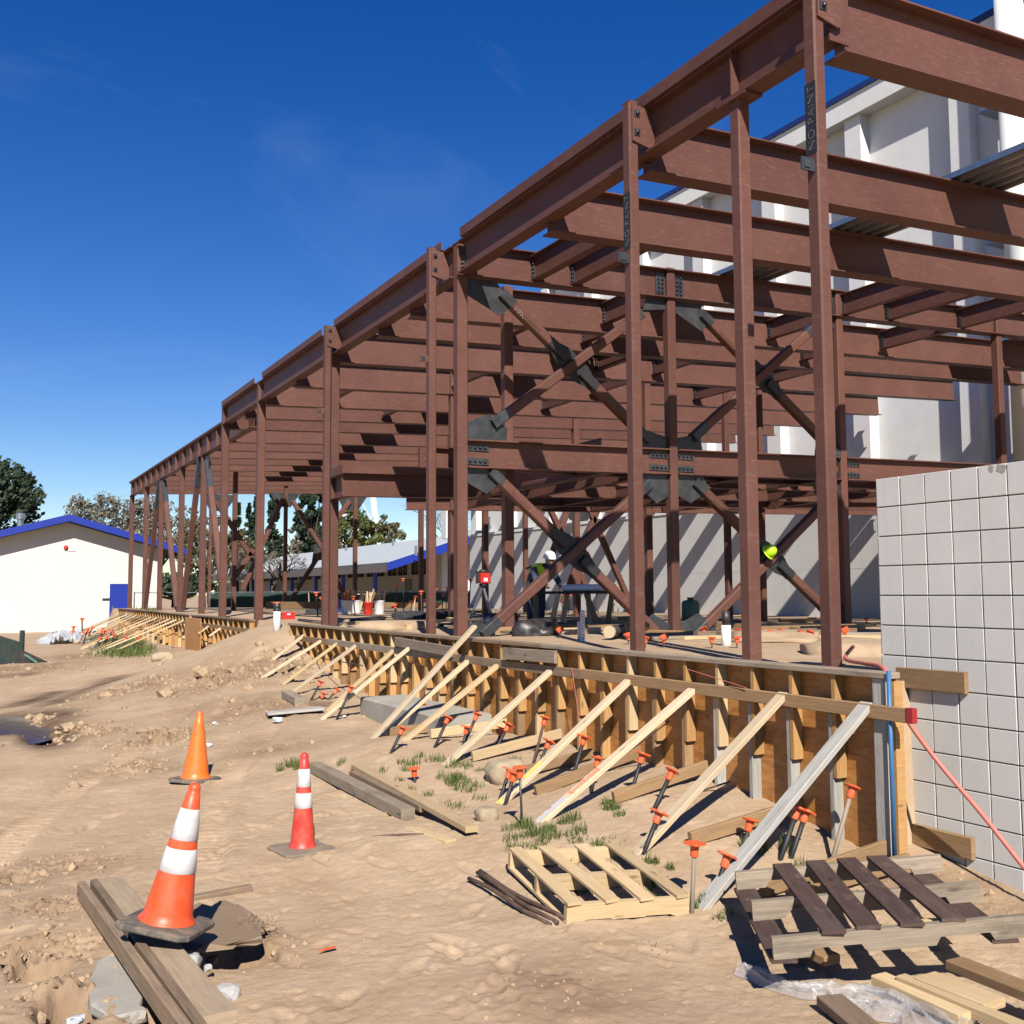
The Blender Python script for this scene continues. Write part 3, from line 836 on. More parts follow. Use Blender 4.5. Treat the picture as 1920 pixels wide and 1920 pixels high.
def xbrace(xa, za, xb, zb, xc, zc, xd, zd, y=YB, w=.135):
    """brace a-b continuous, brace c-d spliced at the middle with a black plate"""
    A, B, Cc, D = V(xa, y, za), V(xb, y, zb), V(xc, y, zc), V(xd, y, zd)
    b1 = hss('brace', A, B, w, w, (0, 1, 0)); d1 = (B - A).normalized()
    den = (B.x - A.x) * (D.z - Cc.z) - (B.z - A.z) * (D.x - Cc.x)
    tt = ((Cc.x - A.x) * (D.z - Cc.z) - (Cc.z - A.z) * (D.x - Cc.x)) / den
    mid = A + (B - A) * tt
    for (P, q) in ((A, d1), (B, -d1)):
        add(MB().bar(P - q * .02, P + q * .30, w + .008, w + .008, (0, 1, 0), .012), 'brace_sleeve', 'mill_steel', b1)
    dd = (D - Cc).normalized()
    for P in (Cc, D):
        q = (mid - P).normalized(); L = (mid - P).length
        b2 = hss('brace', P, P + q * (L - .18), w, w, (0, 1, 0))
        add(MB().bar(P + q * (L - .50), P + q * (L - .16), w + .01, w + .01, (0, 1, 0), .012), 'brace_sleeve', 'black_steel', b2)
        add(MB().bar(P - q * .02, P + q * .22, w + .008, w + .008, (0, 1, 0), .012), 'brace_sleeve', 'mill_steel', b2)
        add(MB().bar(P + q * .40 + V(0, -w / 2 - .004, 0), P + q * .75 + V(0, -w / 2 - .004, 0), .055, .008, (0, 1, 0), .001), 'welded_strip', 'primer', b2)
    nrm = V(-dd.z, 0, dd.x)
    poly = [mid - dd * .46 + nrm * .07, mid - dd * .2 + nrm * .16, mid + dd * .2 + nrm * .16, mid + dd * .46 + nrm * .07, mid + dd * .46 - nrm * .07, mid + dd * .2 - nrm * .16, mid - dd * .2 - nrm * .16, mid - dd * .46 - nrm * .07]
    add(MB().plate(poly, (0, 1, 0), .02), 'gusset_plate', 'black_steel', b1)
    return b1
def P(px, py): p = at(px, py, Y=YB); return p.x, p.z
# lower bays
a = P(905, 1190); b = P(1215, 908); c = P(920, 885); d = P(1245, 1200)
bl = xbrace(a[0], a[1], b[0], b[1], c[0], c[1], d[0], d[1])
gus([(W + .07, mz(W)), (W + .52, mz(W)), (W + .62, mz(W) - .16), (W + .40, mz(W) - .34), (W + .07, mz(W) - .18)], bl)
gus([(W + .07, .9), (W + .55, .9), (W + .5, 1.1), (W + .25, 1.22), (W + .07, 1.15)], bl)
zx = mz(BC[1])
gus([(BC[1] - .07, zx), (BC[1] - .6, zx), (BC[1] - .62, zx - .2), (BC[1] - .3, zx - .45), (BC[1] - .07, zx - .33)], bl)
gus([(BC[1] + .07, zx), (BC[1] + .6, zx), (BC[1] + .72, zx - .2), (BC[1] + .35, zx - .42), (BC[1] + .07, zx - .30)], bl)
gus([(BC[1] - .62, .78), (BC[1] + .72, .78), (BC[1] + .80, 1.06), (BC[1] + .45, 1.27), (BC[1] + .08, 1.10), (BC[1] - .08, 1.10), (BC[1] - .40, 1.27), (BC[1] - .72, 1.06)], bl)
a = P(1300, 1195); b = P(1545, 945); c = P(1302, 905); d = P(1555, 1150)
br_ = xbrace(a[0], a[1], b[0], b[1], c[0], c[1], d[0], d[1])
gus([(BC[2] - .07, mz(BC[2])), (BC[2] - .62, mz(BC[2])), (BC[2] - .62, mz(BC[2]) - .22), (BC[2] - .3, mz(BC[2]) - .42), (BC[2] - .07, mz(BC[2]) - .3)], br_)
gus([(BC[2] - .55, .9), (BC[2] + .07, .9), (BC[2] + .07, 1.35), (BC[2] - .25, 1.4), (BC[2] - .55, 1.15)], br_)
# upper bays
a = P(925, 795); b = P(1200, 590); c = P(940, 552); d = P(1215, 825)
bu = xbrace(a[0], a[1], b[0], b[1], c[0], c[1], d[0], d[1])
zr = rtop(W) - .46
gus([(W + .07, zr), (W + .55, zr + .02), (W + .82, zr - .30), (W + .62, zr - .46), (W + .07, zr - .22)], bu)
zm = mz(W) + .39
gus([(W + .07, zm), (W + .70, zm), (W + .72, zm + .22), (W + .42, zm + .38), (W + .07, zm + .24)], bu)
zr1 = rtop(BC[1]) - .46
gus([(BC[1] - .07, zr1), (BC[1] - .42, zr1), (BC[1] - .50, zr1 - .22), (BC[1] - .07, zr1 - .16)], bu)
gus([(BC[1] + .07, zr1), (BC[1] + .60, zr1), (BC[1] + .78, zr1 - .28), (BC[1] + .62, zr1 - .42), (BC[1] + .07, zr1 - .16)], bu)
zm1 = mz(BC[1]) + .39
gus([(BC[1] - .07, zm1), (BC[1] - .60, zm1), (BC[1] - .55, zm1 + .28), (BC[1] - .07, zm1 + .18)], bu)
gus([(BC[1] + .07, zm1), (BC[1] + .60, zm1), (BC[1] + .55, zm1 + .28), (BC[1] + .07, zm1 + .18)], bu)
a = P(1300, 820); b = P(1530, 610); c = P(1315, 590); d = P(1575, 860)
bu2 = xbrace(a[0], a[1], b[0], b[1], c[0], c[1], d[0], d[1])
zr2 = rtop(BC[2]) - .46
gus([(BC[2] - .07, zr2), (BC[2] - .5, zr2), (BC[2] - .55, zr2 - .25), (BC[2] - .07, zr2 - .18)], bu2)
zm2 = mz(BC[2]) + .39
gus([(BC[2] - .07, zm2), (BC[2] - .6, zm2), (BC[2] - .55, zm2 + .28), (BC[2] - .07, zm2 + .18)], bu2)
# chalk piece mark on the first upper brace
cu = bpy.data.curves.new('text', 'FONT'); cu.body = '19X'; cu.size = .12; cu.extrude = .0006; cu.offset = -.003
to = bpy.data.objects.new('text', cu); COL.objects.link(to)
dg = bpy.context.evaluated_depsgraph_get(); tm = bpy.data.meshes.new_from_object(to.evaluated_get(dg)); bpy.data.objects.remove(to)
lo = bpy.data.objects.new('lettering', tm); COL.objects.link(lo); tm.name = 'lettering'; tm.materials.clear(); tm.materials.append(MAT['chalk'])
c0 = P(960, 578); c1 = P(1035, 652); dv = V(c1[0] - c0[0], 0, c1[1] - c0[1]).normalized(); nv = V(-dv.z, 0, dv.x)
if nv.z < 0: nv = -nv
zv = dv.cross(nv)
pos = V(c0[0], YB - .0725, c0[1]) - nv * .045 - frame.location
lo.parent = bu; tag(lo, kind='stuff')
lo.matrix_local = Matrix(((dv.x, nv.x, 0, pos.x), (0, 0, -1, pos.y), (dv.z, nv.z, 0, pos.z), (0, 0, 0, 1)))

# mezzanine steel behind the braced frame
def zb(x): return mz(x) + .195
def mbeam(a, b, d=.36, bf=.17, name='mid_beam', edge=None):
    o = beam(name, a, b, d, bf, .016, .011); return o
ec = at(655, 869, X=W); YE = ec.y
e1 = mbeam(V(W, YE + .1, zb(W)), V(W, 17.8, zb(W)), .39, .19)
m = MB(); m.box((W - .12, YE, mz(W) + .395), (W - .11, 17.82, mz(W) + .54)); m.box((W - .12, YE, mz(W) + .392), (W + .1, 17.82, mz(W) + .40)); add(m, 'edge_plate', parent=e1)
e2 = mbeam(V(W - .1, YE + .1, zb(W)), V(9.5, YE + .1, zb(9.5)), .39, .19)
m = MB(); m.bar(V(W - .11, YE - .03, mz(W) + .47), V(8.45, YE - .03, mz(8.45) + .47), .01, .14, (0, 0, 1), .001); m.bar(V(W - .11, YE + .08, mz(W) + .40), V(8.45, YE + .08, mz(8.45) + .40), .22, .008, (0, 0, 1), .001); add(m, 'edge_plate', parent=e2)
e3 = mbeam(V(8.45, YB + .1, zb(8.45)), V(8.45, YE, zb(8.45)), .39, .19)
m = MB(); m.box((8.33, YB + .1, mz(8.45) + .395), (8.34, YE - .05, mz(8.45) + .53)); add(m, 'edge_plate', parent=e3)
for x in (BC[1], 11.3, BC[2], 15.2, 17.0):
    mbeam(V(x, YB + .1, zb(x)), V(x, 20.3, zb(x)))
for y in (14.36, 16.6, 18.6, 20.4):
    mbeam(V(9.6 if y < 20 else 8.45, y, zb(9)), V(22.9, y, zb(22.9)))
for (x, y) in ((9.55, 20.4), (17.3, 12.52), (17.3, 20.4)):
    hss('column', V(x, y, .85), V(x, y, rtop(x)), .15, .15, (0, 1, 0))
# inner and back rows of columns, each set by where its foot stands
def bcol(px, pyb, w=.15, top=None, z0=.97):
    b = at(px, pyb, Z=z0)
    t = rtop(b.x) - .2
    return hss('column', V(b.x, b.y, .85), V(b.x, b.y, top if top else t), w, w, (0, 1, 0)), b
backs = []
for (px, pyb, w) in ((953, 1190, .15), (910, 1152, .16), (986, 1143, .16), (1082, 1152, .18), (1218, 1160, .16), (1432, 1158, .14), (789, 1148, .15), (845, 1150, .15), (665, 1143, .15), (533.5, 1141, .15), (437.5, 1146, .16), (392, 1137, .15)):
    c, b = bcol(px, pyb, w); backs.append((c, b))
c953 = backs[0][1]
beam('mid_beam', V(c953.x - 1.2, c953.y, zb(9)), V(17.0, c953.y, zb(9) + .1), .3, .16)
# second cross-braced bay farther back, and chevrons at the far end
b0 = backs[3][1]
def Pb(px, py): p = at(px, py, Y=b0.y); return p.x, p.z
for (p, q) in (((1100, 945), (1190, 1150)), ((1068, 945), (1010, 1110)), ((1130, 930), (1055, 1130)), ((1020, 930), (1100, 1105))):
    A, B = Pb(*p), Pb(*q)
    br = hss('brace', V(A[0], b0.y, A[1]), V(B[0], b0.y, B[1]), .15, .15, (0, 1, 0))
A = Pb(1085, 930)
gus([(A[0] - .7, A[1]), (A[0] + .7, A[1]), (A[0] + .3, A[1] - .7), (A[0] - .3, A[1] - .7)], br, b0.y)
for (pc, legs) in ((9, (((530, 935), (455, 1105)), ((548, 938), (605, 1030)), ((602, 1035), (545, 1125)))), (8, (((655, 940), (605, 1010)), ((612, 1060), (652, 1125)))), (10, (((405, 940), (470, 1042)), ((475, 1030), (435, 1090))))):
    bb = backs[pc][1]
    for (p, q) in legs:
        A, B = at(*p, Y=bb.y), at(*q, Y=bb.y)
        br = hss('brace', A, B, .17, .17, (0, 1, 0))
    A = at(*legs[0][0], Y=bb.y)
    gus([(A.x - .55, A.z + .25), (A.x + .75, A.z + .25), (A.x + .35, A.z - .35), (A.x - .2, A.z - .35)], br, bb.y)
A = at(602, 1032, Y=backs[9][1].y); gus([(A.x - .3, A.z + .2), (A.x + .25, A.z + .45), (A.x + .3, A.z - .35), (A.x - .4, A.z - .5)], br, backs[9][1].y)

# ------------------------------------------------------------------ block wall
WX = 5.627; WY1 = 5.056; WZ1 = 1.6 + .778; S = .2032
bw = thing('block_wall', (WX + .1, 3.0, -.3), 'freestanding grey concrete block wall stacked in a square grid beside the formwork', 'block wall')
rows, cols = 13, 16
m = MB().box((WX + .017, WY1 - cols * S + .01, WZ1 - rows * S - .35), (WX + .19, WY1 - .004, WZ1 - .012)); m.build('mortar_core', 'mortar', bw)
blk = None
for r_ in range(rows):
    for c in range(cols):
        if r_ > 6 and c > 11: continue
        g = .0045
        if blk is None:
            mb = MB()
            x0, x1 = WX, WX + .10
            y0, y1, z0, z1 = -S / 2 + g, S / 2 - g, -S / 2 + g, S / 2 - g
            e = .0022
            mb.v += [(x0, y0 + e, z0 + e), (x0, y1 - e, z0 + e), (x0, y1 - e, z1 - e), (x0, y0 + e, z1 - e),
                     (x0 + e, y0, z0), (x0 + e, y1, z0), (x0 + e, y1, z1), (x0 + e, y0, z1), (x1, y0, z0), (x1, y1, z0), (x1, y1, z1), (x1, y0, z1)]
            for f in ((0, 3, 2, 1), (0, 1, 5, 4), (1, 2, 6, 5), (2, 3, 7, 6), (3, 0, 4, 7), (4, 5, 9, 8), (5, 6, 10, 9), (6, 7, 11, 10), (7, 4, 8, 11), (8, 9, 10, 11)): mb.face(f)
            blk = mb.build('block', 'block_face'); blk.parent = bw; o = blk
        else:
            o = blk.copy(); COL.objects.link(o)
        o.location = (-bw.location.x + random.uniform(-.0015, .0015), WY1 - S * (c + .5) - bw.location.y + random.uniform(-.001, .001), WZ1 - S * (r_ + .5) - bw.location.z)
m = MB()
for r_ in range(13):
    z = WZ1 - S * (r_ + .5)
    m.box((WX + .004, WY1 - .0042, z - S / 2 + .004), (WX + .195, WY1 + .003, z + S / 2 - .004), .004)
m.build('end_face', 'block_face', bw)
m = MB().box((WX - .012, WY1 - 16 * S, -1.0), (WX + .2, WY1 - .03, WZ1 - rows * S + .012), .006); m.build('footing_course', 'block_raw', bw)
m = MB()
for (yy, zz, w, h) in ((4.075, WZ1 - .035, .035, .03), (4.145, WZ1 - .028, .018, .026)):
    m.plate([V(WX - .001, yy - w, zz + h * .6), V(WX - .001, yy + w * .7, zz + h), V(WX - .001, yy + w, zz - h * .3), V(WX - .001, yy - w * .2, zz - h), V(WX - .001, yy - w * .8, zz - h * .6)], (1, 0, 0), .003)
m.build('chipped_patch', 'block_raw', bw)
# timbers nailed to the wall
for (p, q, lab) in (((1684, 1272), (1812, 1278), 'short timber nailed flat on the block wall near the formwork top'), ((1692, 1562), (1825, 1588), 'short timber nailed low on the block wall near the ground')):
    a_, b_ = at(*p, X=WX - .019), at(*q, X=WX - .019); zc = (a_.z + b_.z) / 2
    o = MB().bar(V(WX - .0205, a_.y, zc), V(WX - .0205, b_.y, zc), .038, .135, (0, 0, 1), .004).build('nailed_timber', 'wood_brown'); tag(o, lab, 'timber', 'timbers nailed to the block wall')

# ------------------------------------------------------------------ timber formwork
FX = 5.13                                     # front edge of the studs
def formwork(name, x, y0, y1, ztop, label, braces, kick, stud_sp=.392, near=True):
    f = thing(name, (x, (y0 + y1) / 2, 0), label, 'formwork')
    L = y1 - y0
    k = int(math.ceil(L / 2.44))
    for i in range(k):
        a, b = y0 + i * 2.44, min(y1, y0 + (i + 1) * 2.44) - .004
        zl = min(gz(x - .1, a), gz(x - .1, b), gz(x - .1, (a + b) / 2)) - .12
        MB().box((x + .092, a, zl), (x + .110, b, ztop - .04), .001).build('plywood_panel', 'plywood', f)
    n = int(L / stud_sp)
    for i in range(n + 1):
        y = y0 + .05 + i * stud_sp * (L - .1) / (n * stud_sp)
        zl = gz(x - .1, y) - .08
        endp = near and i == 0
        grey = near and i < 5
        mat = 'wood_white' if grey else random.choice(['wood_orange', 'wood_orange', 'wood_new', 'wood_brown'])
        if endp:
            MB().bar(V(x + .045, y, zl + .06), V(x + .045, y, ztop - .04), .089, .089, (0, 1, 0), .004).build('stud', 'wood_white', f)
            MB().bar(V(x + .060, y + .065, zl + .5), V(x + .060, y + .065, ztop - .04), .060, .038, (0, 1, 0), .003).build('stud', 'wood_orange', f)
        else:
            MB().bar(V(x + .048, y + .02, zl), V(x + .048, y + .02, ztop - .3), .086, .038, (0, 1, 0), .003).build('stud', mat, f)
            dz = random.uniform(-.06, .06)
            MB().bar(V(x + .045, y - .0185, ztop - .66 + dz), V(x + .045, y - .0185, ztop - .04), .089, .038, (0, 1, 0), .003).build('scab_stud', 'wood_orange' if random.random() < .75 else 'wood_new', f)
    a = y0 - .02
    while a < y1:
        b = min(y1, a + random.uniform(3.2, 4.8)); dz = random.uniform(-.002, .002)
        MB().bar(V(x + .055, a, ztop - .019 + dz), V(x + .055, b - .004, ztop - .019 - dz), .14, .038, (0, 0, 1), .004).build('top_plate', random.choice(['wood_grey', 'wood_grey', 'wood_old']), f)
        a = b
    a = y0 - (.24 if near else .0)
    while a < y1 - .6:
        b = min(y1 - .5, a + random.uniform(3.6, 4.9)); first = a < y0
        MB().bar(V(x - .0205, a, ztop - .245), V(x - .0205, b - .006, ztop - .238), .038, .089, (0, 0, 1), .004).build('waler', 'wood_brown' if first else random.choice(['wood_brown', 'wood_grey', 'wood_old']), f)
        a = b
    for (T, B, w, mt) in braces:
        MB().bar(T, B, .038, w, (0, 1, 0), .004).build('raking_brace', mt, f)
    for (yk, xa, za, xb, zb_, mt) in kick:
        MB().bar(V(xa, yk, za), V(xb, yk, zb_), .038, .089, (0, 0, 1), .004).build('kicker', mt, f)
    return f
bl_ = [((1618, 1330), (1312, 1705), 'wood_white', .10), ((1462, 1310), (1195, 1600), 'wood_pale', .089), ((1295, 1297), (1015, 1540), 'wood_pale', .089), ((1175, 1280), (925, 1520), 'wood_pale', .089),
       ((1030, 1260), (835, 1435), 'wood_pale', .089), ((930, 1250), (770, 1380), 'wood_new', .089), ((875, 1242), (715, 1382), 'wood_pale', .089), ((885, 1180), (700, 1384), 'wood_pale', .089), ((770, 1213), (612, 1342), 'wood_pale', .075),
       ((735, 1222), (600, 1345), 'wood_new', .089), ((665, 1212), (545, 1300), 'wood_pale', .089), ((630, 1208), (535, 1280), 'wood_new', .06), ((600, 1203), (497, 1268), 'wood_pale', .089), ((565, 1195), (508, 1240), 'wood_pale', .089)]
braces = []
for (t, b, mt, w) in bl_:
    T = at(*t, X=5.085); B = at(*b, Y=T.y)
    g = gz(B.x, B.y); d = (B - T).normalized()
    if B.z > g - .02: B = B + d * ((B.z - g + .03) / max(.2, -d.z))
    braces.append((T - d * .05, B, w, mt))
kick = []
for i, (T, B, w, mt) in enumerate(braces[:8]):
    yk = T.y - .10; xa = 4.12 + .08 * (i % 3)
    za = gz(xa, yk) + .055; kick.append((yk, xa, za, FX + .02, max(za + .03, gz(FX, yk) + .11), random.choice(['wood_brown', 'wood_brown', 'wood_new'])))
kick.append((4.50, 4.22, gz(4.22, 4.5) + .06, FX + .05, gz(5.0, 4.5) + .08, 'wood_brown'))
FA = formwork('concrete_formwork', FX, 4.60, 17.72, 1.085, 'long timber formwork with plywood face and raking braces running up to the block wall', braces, kick)
# end boards, paint and the loose board on the waler
MB().box((FX + .04, 4.555, -.1), (FX + .115, 4.575, 1.03), .001).build('end_board', 'wood_orange', FA)
MB().box((FX - .043, 4.352, .797), (FX + .001, 4.40, .889), .001).build('painted_end', 'paint_red', FA)
for (p, q) in (((965 - 20, 1225), (1042, 1232)), ((742, 1203), (848, 1222))):
    a_, b_ = at(*p, X=FX - .06), at(*q, X=FX - .06)
    MB().bar(V(FX - .06, a_.y, a_.z), V(FX - .06, b_.y, b_.z), .038, .12, (0, 0, 1), .004).build('scrap_board', 'wood_grey', FA)
# grey paint and marker splashes on two braces
def brace_mark(i, f0, f1, mat):
    T, B, w, mt = braces[i]; a_, b_ = T.lerp(B, f0), T.lerp(B, f1); d = (B - T).normalized(); nrm = d.cross(V(0, 1, 0)).normalized()
    if nrm.z < 0: nrm = -nrm
    m = MB(); k = 9
    for j in range(k):
        p = a_.lerp(b_, j / k); q = a_.lerp(b_, (j + .82) / k); h = w / 2 * random.uniform(.35, .95); off = random.uniform(-.2, .2) * w
        h = min(h, w / 2 - abs(off) * .5)
        m.plate([p + nrm * .0197 + V(0, off * .3 - h, 0), q + nrm * .0197 + V(0, off * .3 - h * random.uniform(.5, 1), 0), q + nrm * .0197 + V(0, off * .3 + h * random.uniform(.5, 1), 0), p + nrm * .0197 + V(0, off * .3 + h, 0)], nrm, .0008)
    o = m.build('paint_mark', mat, FA); tag(o, kind='stuff')
plastic('paint_yellow', (.85, .78, .10), .6, .3); plastic('paint_orange', (.85, .30, .16), .6, .3); plastic('paint_grey', (.55, .56, .60), .6, .3)
brace_mark(3, .66, .78, 'paint_yellow'); brace_mark(3, .93, .99, 'paint_yellow'); brace_mark(2, .62, .80, 'paint_orange'); brace_mark(2, .82, .99, 'paint_grey')
# the farther formwork, set back, with its own braces
FX2 = 5.70
fb = []
tops = [(233, 1150), (250, 1152), (262, 1154), (275, 1156), (290, 1157), (303, 1158), (316, 1160), (330, 1160), (343, 1163), (350, 1168)]
for i in range(13):
    y = 43.0 - i * 1.08
    T = V(FX2 - .05, y, .84); xb = FX2 - 2.1 - .1 * (i % 3); B = V(xb, y, gz(xb, y) - .02)
    fb.append((T, B, .09, random.choice(['wood_pale', 'wood_pale', 'wood_new', 'wood_brown'])))
FB = formwork('concrete_formwork', FX2, 29.4, 43.7, 1.04, 'far timber formwork with many pale raking braces near the blue door', fb, [], .5, False)
fb2 = []
for (t, b) in (((391, 1174), (372, 1188)), ((413, 1178), (392, 1193))):
    T = at(*t, X=FX2 - .05); B = at(*b, Y=T.y); fb2.append((T, B, .1, 'wood_pale'))
FC = formwork('concrete_formwork', FX2, 22.7, 29.1, 1.03, 'short far formwork between the dirt ramp and the orange plywood panel', fb2, [], .5, False)
a_ = at(349, 1158, X=5.45); b_ = at(377, 1158, X=5.45)
tag(MB().box((5.44, b_.y, .05), (5.46, a_.y, .98), .001).build('plywood_sheet', 'plywood'), 'orange plywood sheet standing between the two far formworks', 'plywood')
# concrete footing in front of the near formwork
m = MB().box((4.50, 9.95, -.25), (5.12, 12.35, .30), .02)
tag(m.build('concrete_footing', 'concrete'), 'rough grey concrete footing poking out under the near formwork braces', 'concrete footing')

# ------------------------------------------------------------------ stakes with orange safety caps
def stake(pc, pb, label, shaft='black_steel', r=.014, square=True, group='capped form stakes by the near formwork', on_z=None, name='form_stake', s=1.0):
    B = on(*pb) if on_z is None else at(*pb, Z=on_z)
    Tp = at(*pc, Y=B.y)
    st_ = thing(name, B, label, 'stake', group)
    d = (Tp - B).normalized()
    MB().tube([B - d * .12, Tp - d * .02], r * s, 8).build('shaft', shaft, st_, smooth=True)
    ax = d.cross(V(0, 1, 0)).normalized(); ay = d.cross(ax)
    m = MB().lathe(Tp - d * .085 * s, d, [(.021 * s, 0), (.024 * s, .012 * s), (.024 * s, .05 * s), (.031 * s, .068 * s), (.040 * s, .074 * s)], 12)
    h = .052 * s
    tw = random.uniform(0, .8); u, v = ax * math.cos(tw) + ay * math.sin(tw), -ax * math.sin(tw) + ay * math.cos(tw)
    c0 = Tp - d * .012 * s
    if square:
        poly = [c0 + u * h * a + v * h * b for (a, b) in ((1, .7), (.7, 1), (-.7, 1), (-1, .7), (-1, -.7), (-.7, -1), (.7, -1), (1, -.7))]
        m.plate(poly, d, .012 * s)
    else:
        m.lathe(c0 - d * .006 * s, d, [(.05 * s, 0), (.055 * s, .006 * s), (.045 * s, .014 * s), (.02 * s, .018 * s)], 14)
    cap = m.build('safety_cap', 'cap_orange', st_)
    return st_
near_stakes = [
    ((1600, 1472), (1558, 1622), 'pale capped stake leaning right in front of the end post of the near formwork', 'wood_grey', .014),
    ((1497, 1512), (1462, 1615), 'black capped stake under the grey brace, left of a touching pair', 'black_steel', .016),
    ((1513, 1518), (1482, 1612), 'black capped stake under the grey brace, right of a touching pair', 'black_steel', .016),
    ((1408, 1534), (1395, 1590), 'short capped stake half hidden left of the grey brace', 'black_steel', .014),
    ((1366, 1600), (1335, 1690), 'black capped stake at the foot of the grey brace', 'black_steel', .016),
    ((1303, 1577), (1297, 1712), 'upright pale stake with a wide orange cap beside the small pallet', 'wood_grey', .013),
    ((1262, 1442), (1223, 1525), 'black capped stake just left of the second brace from the block wall', 'black_steel', .016),
    ((1238, 1520), (1205, 1605), 'black stake at the foot of the second brace from the block wall', 'black_steel', .015),
    ((1206, 1410), (1180, 1500), 'dark capped stake standing between the second and third braces', 'black_steel', .014),
    ((1122, 1418), (1108, 1490), 'capped stake right behind the third brace with orange paint', 'black_steel', .014),
    ((1097, 1378), (1070, 1472), 'long black capped stake left of the orange painted brace', 'black_steel', .016),
    ((1031, 1387), (1012, 1430), 'short capped stake beside the rusty one behind the yellow marked brace', 'black_steel', .014),
    ((1023, 1343), (1000, 1432), 'rusty capped stake standing tall behind the yellow marked brace', 'rusty_bar', .014),
    ((957, 1440), (935, 1505), 'left black stake of the three clustered at the yellow marked brace', 'black_steel', .015),
    ((966, 1446), (945, 1515), 'middle black stake of the three clustered at the yellow marked brace', 'black_steel', .015),
    ((974, 1436), (979, 1548), 'slim upright stake, right of the three at the yellow marked brace', 'mill_steel', .009),
    ((955, 1356), (926, 1412), 'black capped stake just right of the fifth brace', 'black_steel', .016),
    ((943, 1364), (930, 1400), 'capped stake mostly hidden behind a taller black one right of the fifth brace', 'black_steel', .014),
    ((896, 1336), (870, 1395), 'black capped stake above the boards behind the fifth brace', 'black_steel', .015),
    ((876, 1360), (868, 1400), 'small capped stake low behind the fifth brace', 'black_steel', .014),
    ((842, 1342), (815, 1402), 'black capped stake near the middle of the concrete footing', 'black_steel', .016),
    ((847, 1322), (838, 1352), 'capped stake peeking over the concrete footing', 'black_steel', .014),
    ((796, 1318), (774, 1368), 'capped stake against the front of the concrete footing', 'black_steel', .015),
    ((757, 1362), (733, 1412), 'doubly capped black stake at the feet of two long braces', 'black_steel', .016),
    ((776, 1438), (778, 1470), 'low capped stake alone in the grass beside the old beams', 'mill_steel', .012),
    ((660, 1286), (632, 1348), 'black capped stake left of the concrete footing', 'black_steel', .016),
    ((603, 1276), (582, 1315), 'black capped stake among the small ones on the dirt slope', 'black_steel', .015),
    ((634, 1292), (615, 1312), 'tiny low capped stake on the dirt slope', 'black_steel', .013),
    ((608, 1298), (602, 1312), 'lowest capped stake on the dirt slope', 'black_steel', .013)]
for i, (pc, pb, lab, mt, r_) in enumerate(near_stakes):
    stake(pc, pb, lab, mt, r_, square=(i % 3 != 0), s=1.0)
for i in range(20):                                  # the dense row below the far formwork
    y = 31.3 + i * .56 + random.uniform(-.2, .2); x = FX2 - random.uniform(1.0, 2.1); z = gz(x, y)
    B = V(x, y, z); st_ = thing('form_stake', B, 'black form stake with an orange cap below the far formwork braces', 'stake', 'capped form stakes below the far formwork')
    Tp = B + V(random.uniform(.05, .25), random.uniform(-.1, .1), random.uniform(.3, .55)); d = (Tp - B).normalized()
    MB().tube([B - d * .1, Tp], .022, 6).build('shaft', 'black_steel', st_)
    MB().lathe(Tp - d * .1, d, [(.032, 0), (.036, .07), (.075, .09), (.07, .11)], 10).build('safety_cap', 'cap_orange', st_)
for (px, pb, h) in ((154, 1198, 38), (138, 1195, 20)):
    B = on(px, pb); Tp = at(px, pb - h, Y=B.y)
    st_ = thing('form_stake', B, 'thin capped survey stake in front of the cream wall, ' + ('taller' if h > 30 else 'shorter') + ' of two', 'stake', 'survey stakes before the cream wall')
    MB().tube([B - V(0, 0, .1), Tp], .03, 6).build('shaft', 'rusty_bar', st_); MB().lathe(Tp - V(0, 0, .1), (0, 0, 1), [(.05, 0), (.05, .08), (.1, .1), (.1, .13)], 8).build('safety_cap', 'cap_orange', st_)

# ------------------------------------------------------------------ cones
def cone(base, axis, h, r, half, label, mats, bands, rotz, name='traffic_cone', bmat='rubber'):
    c = thing(name, base, label, 'traffic cone')
    ax = Vector(axis).normalized()
    e1 = (V(math.cos(rotz), math.sin(rotz), 0) - ax * ax.dot(V(math.cos(rotz), math.sin(rotz), 0))).normalized(); e2 = ax.cross(e1)
    t = .030; m = MB(); ring = []
    k = .80
    oct_ = [(1, k), (k, 1), (-k, 1), (-1, k), (-1, -k), (-k, -1), (k, -1), (1, -k)]
    for (sc, z) in ((.98, 0), (1.0, .006), (1.0, t * .75), (.95, t), (.62, t + .006)):
        ring.append([len(m.v) + i for i in range(8)])
        for (a, b) in oct_: m.v.append(tuple(Vector(base) + e1 * half * sc * a + e2 * half * sc * b + ax * z))
    for i in range(len(ring) - 1):
        for j in range(8): m.face((ring[i][j], ring[i][(j + 1) % 8], ring[i + 1][(j + 1) % 8], ring[i + 1][j]))
    m.face(list(reversed(ring[0]))); m.face(ring[-1])
    m.build('base', bmat, c)
    rt_ = .026
    def rad(z): return r + (rt_ - r) * (z / h)
    prof = [(r * 1.13, t * .9), (r * 1.05, t + .012), (rad(t + .03), t + .03)] + [(rad(z), z) for z in np.linspace(t + .05, h * .93, 8)] + [(rt_ * 1.05, h * .935), (rt_ * 1.15, h * .96), (rt_ * .98, h * .985), (rt_ * .5, h)]
    m = MB().lathe(base, ax, prof, 36); b_ = m.build('body', mats[0], c, smooth=True)
    for (z0, z1) in bands:
        m = MB().lathe(base, ax, [(rad(z0) * 1.0 + .0005, z0), (rad(z0) + .003, z0 + .002), (rad(z1) + .003, z1 - .002), (rad(z1) + .0005, z1)], 36)
        m.f = m.f[:-2]; m.uv = m.uv[:-2]
        m.build('reflective_collar', mats[1], c, smooth=True)
    return c
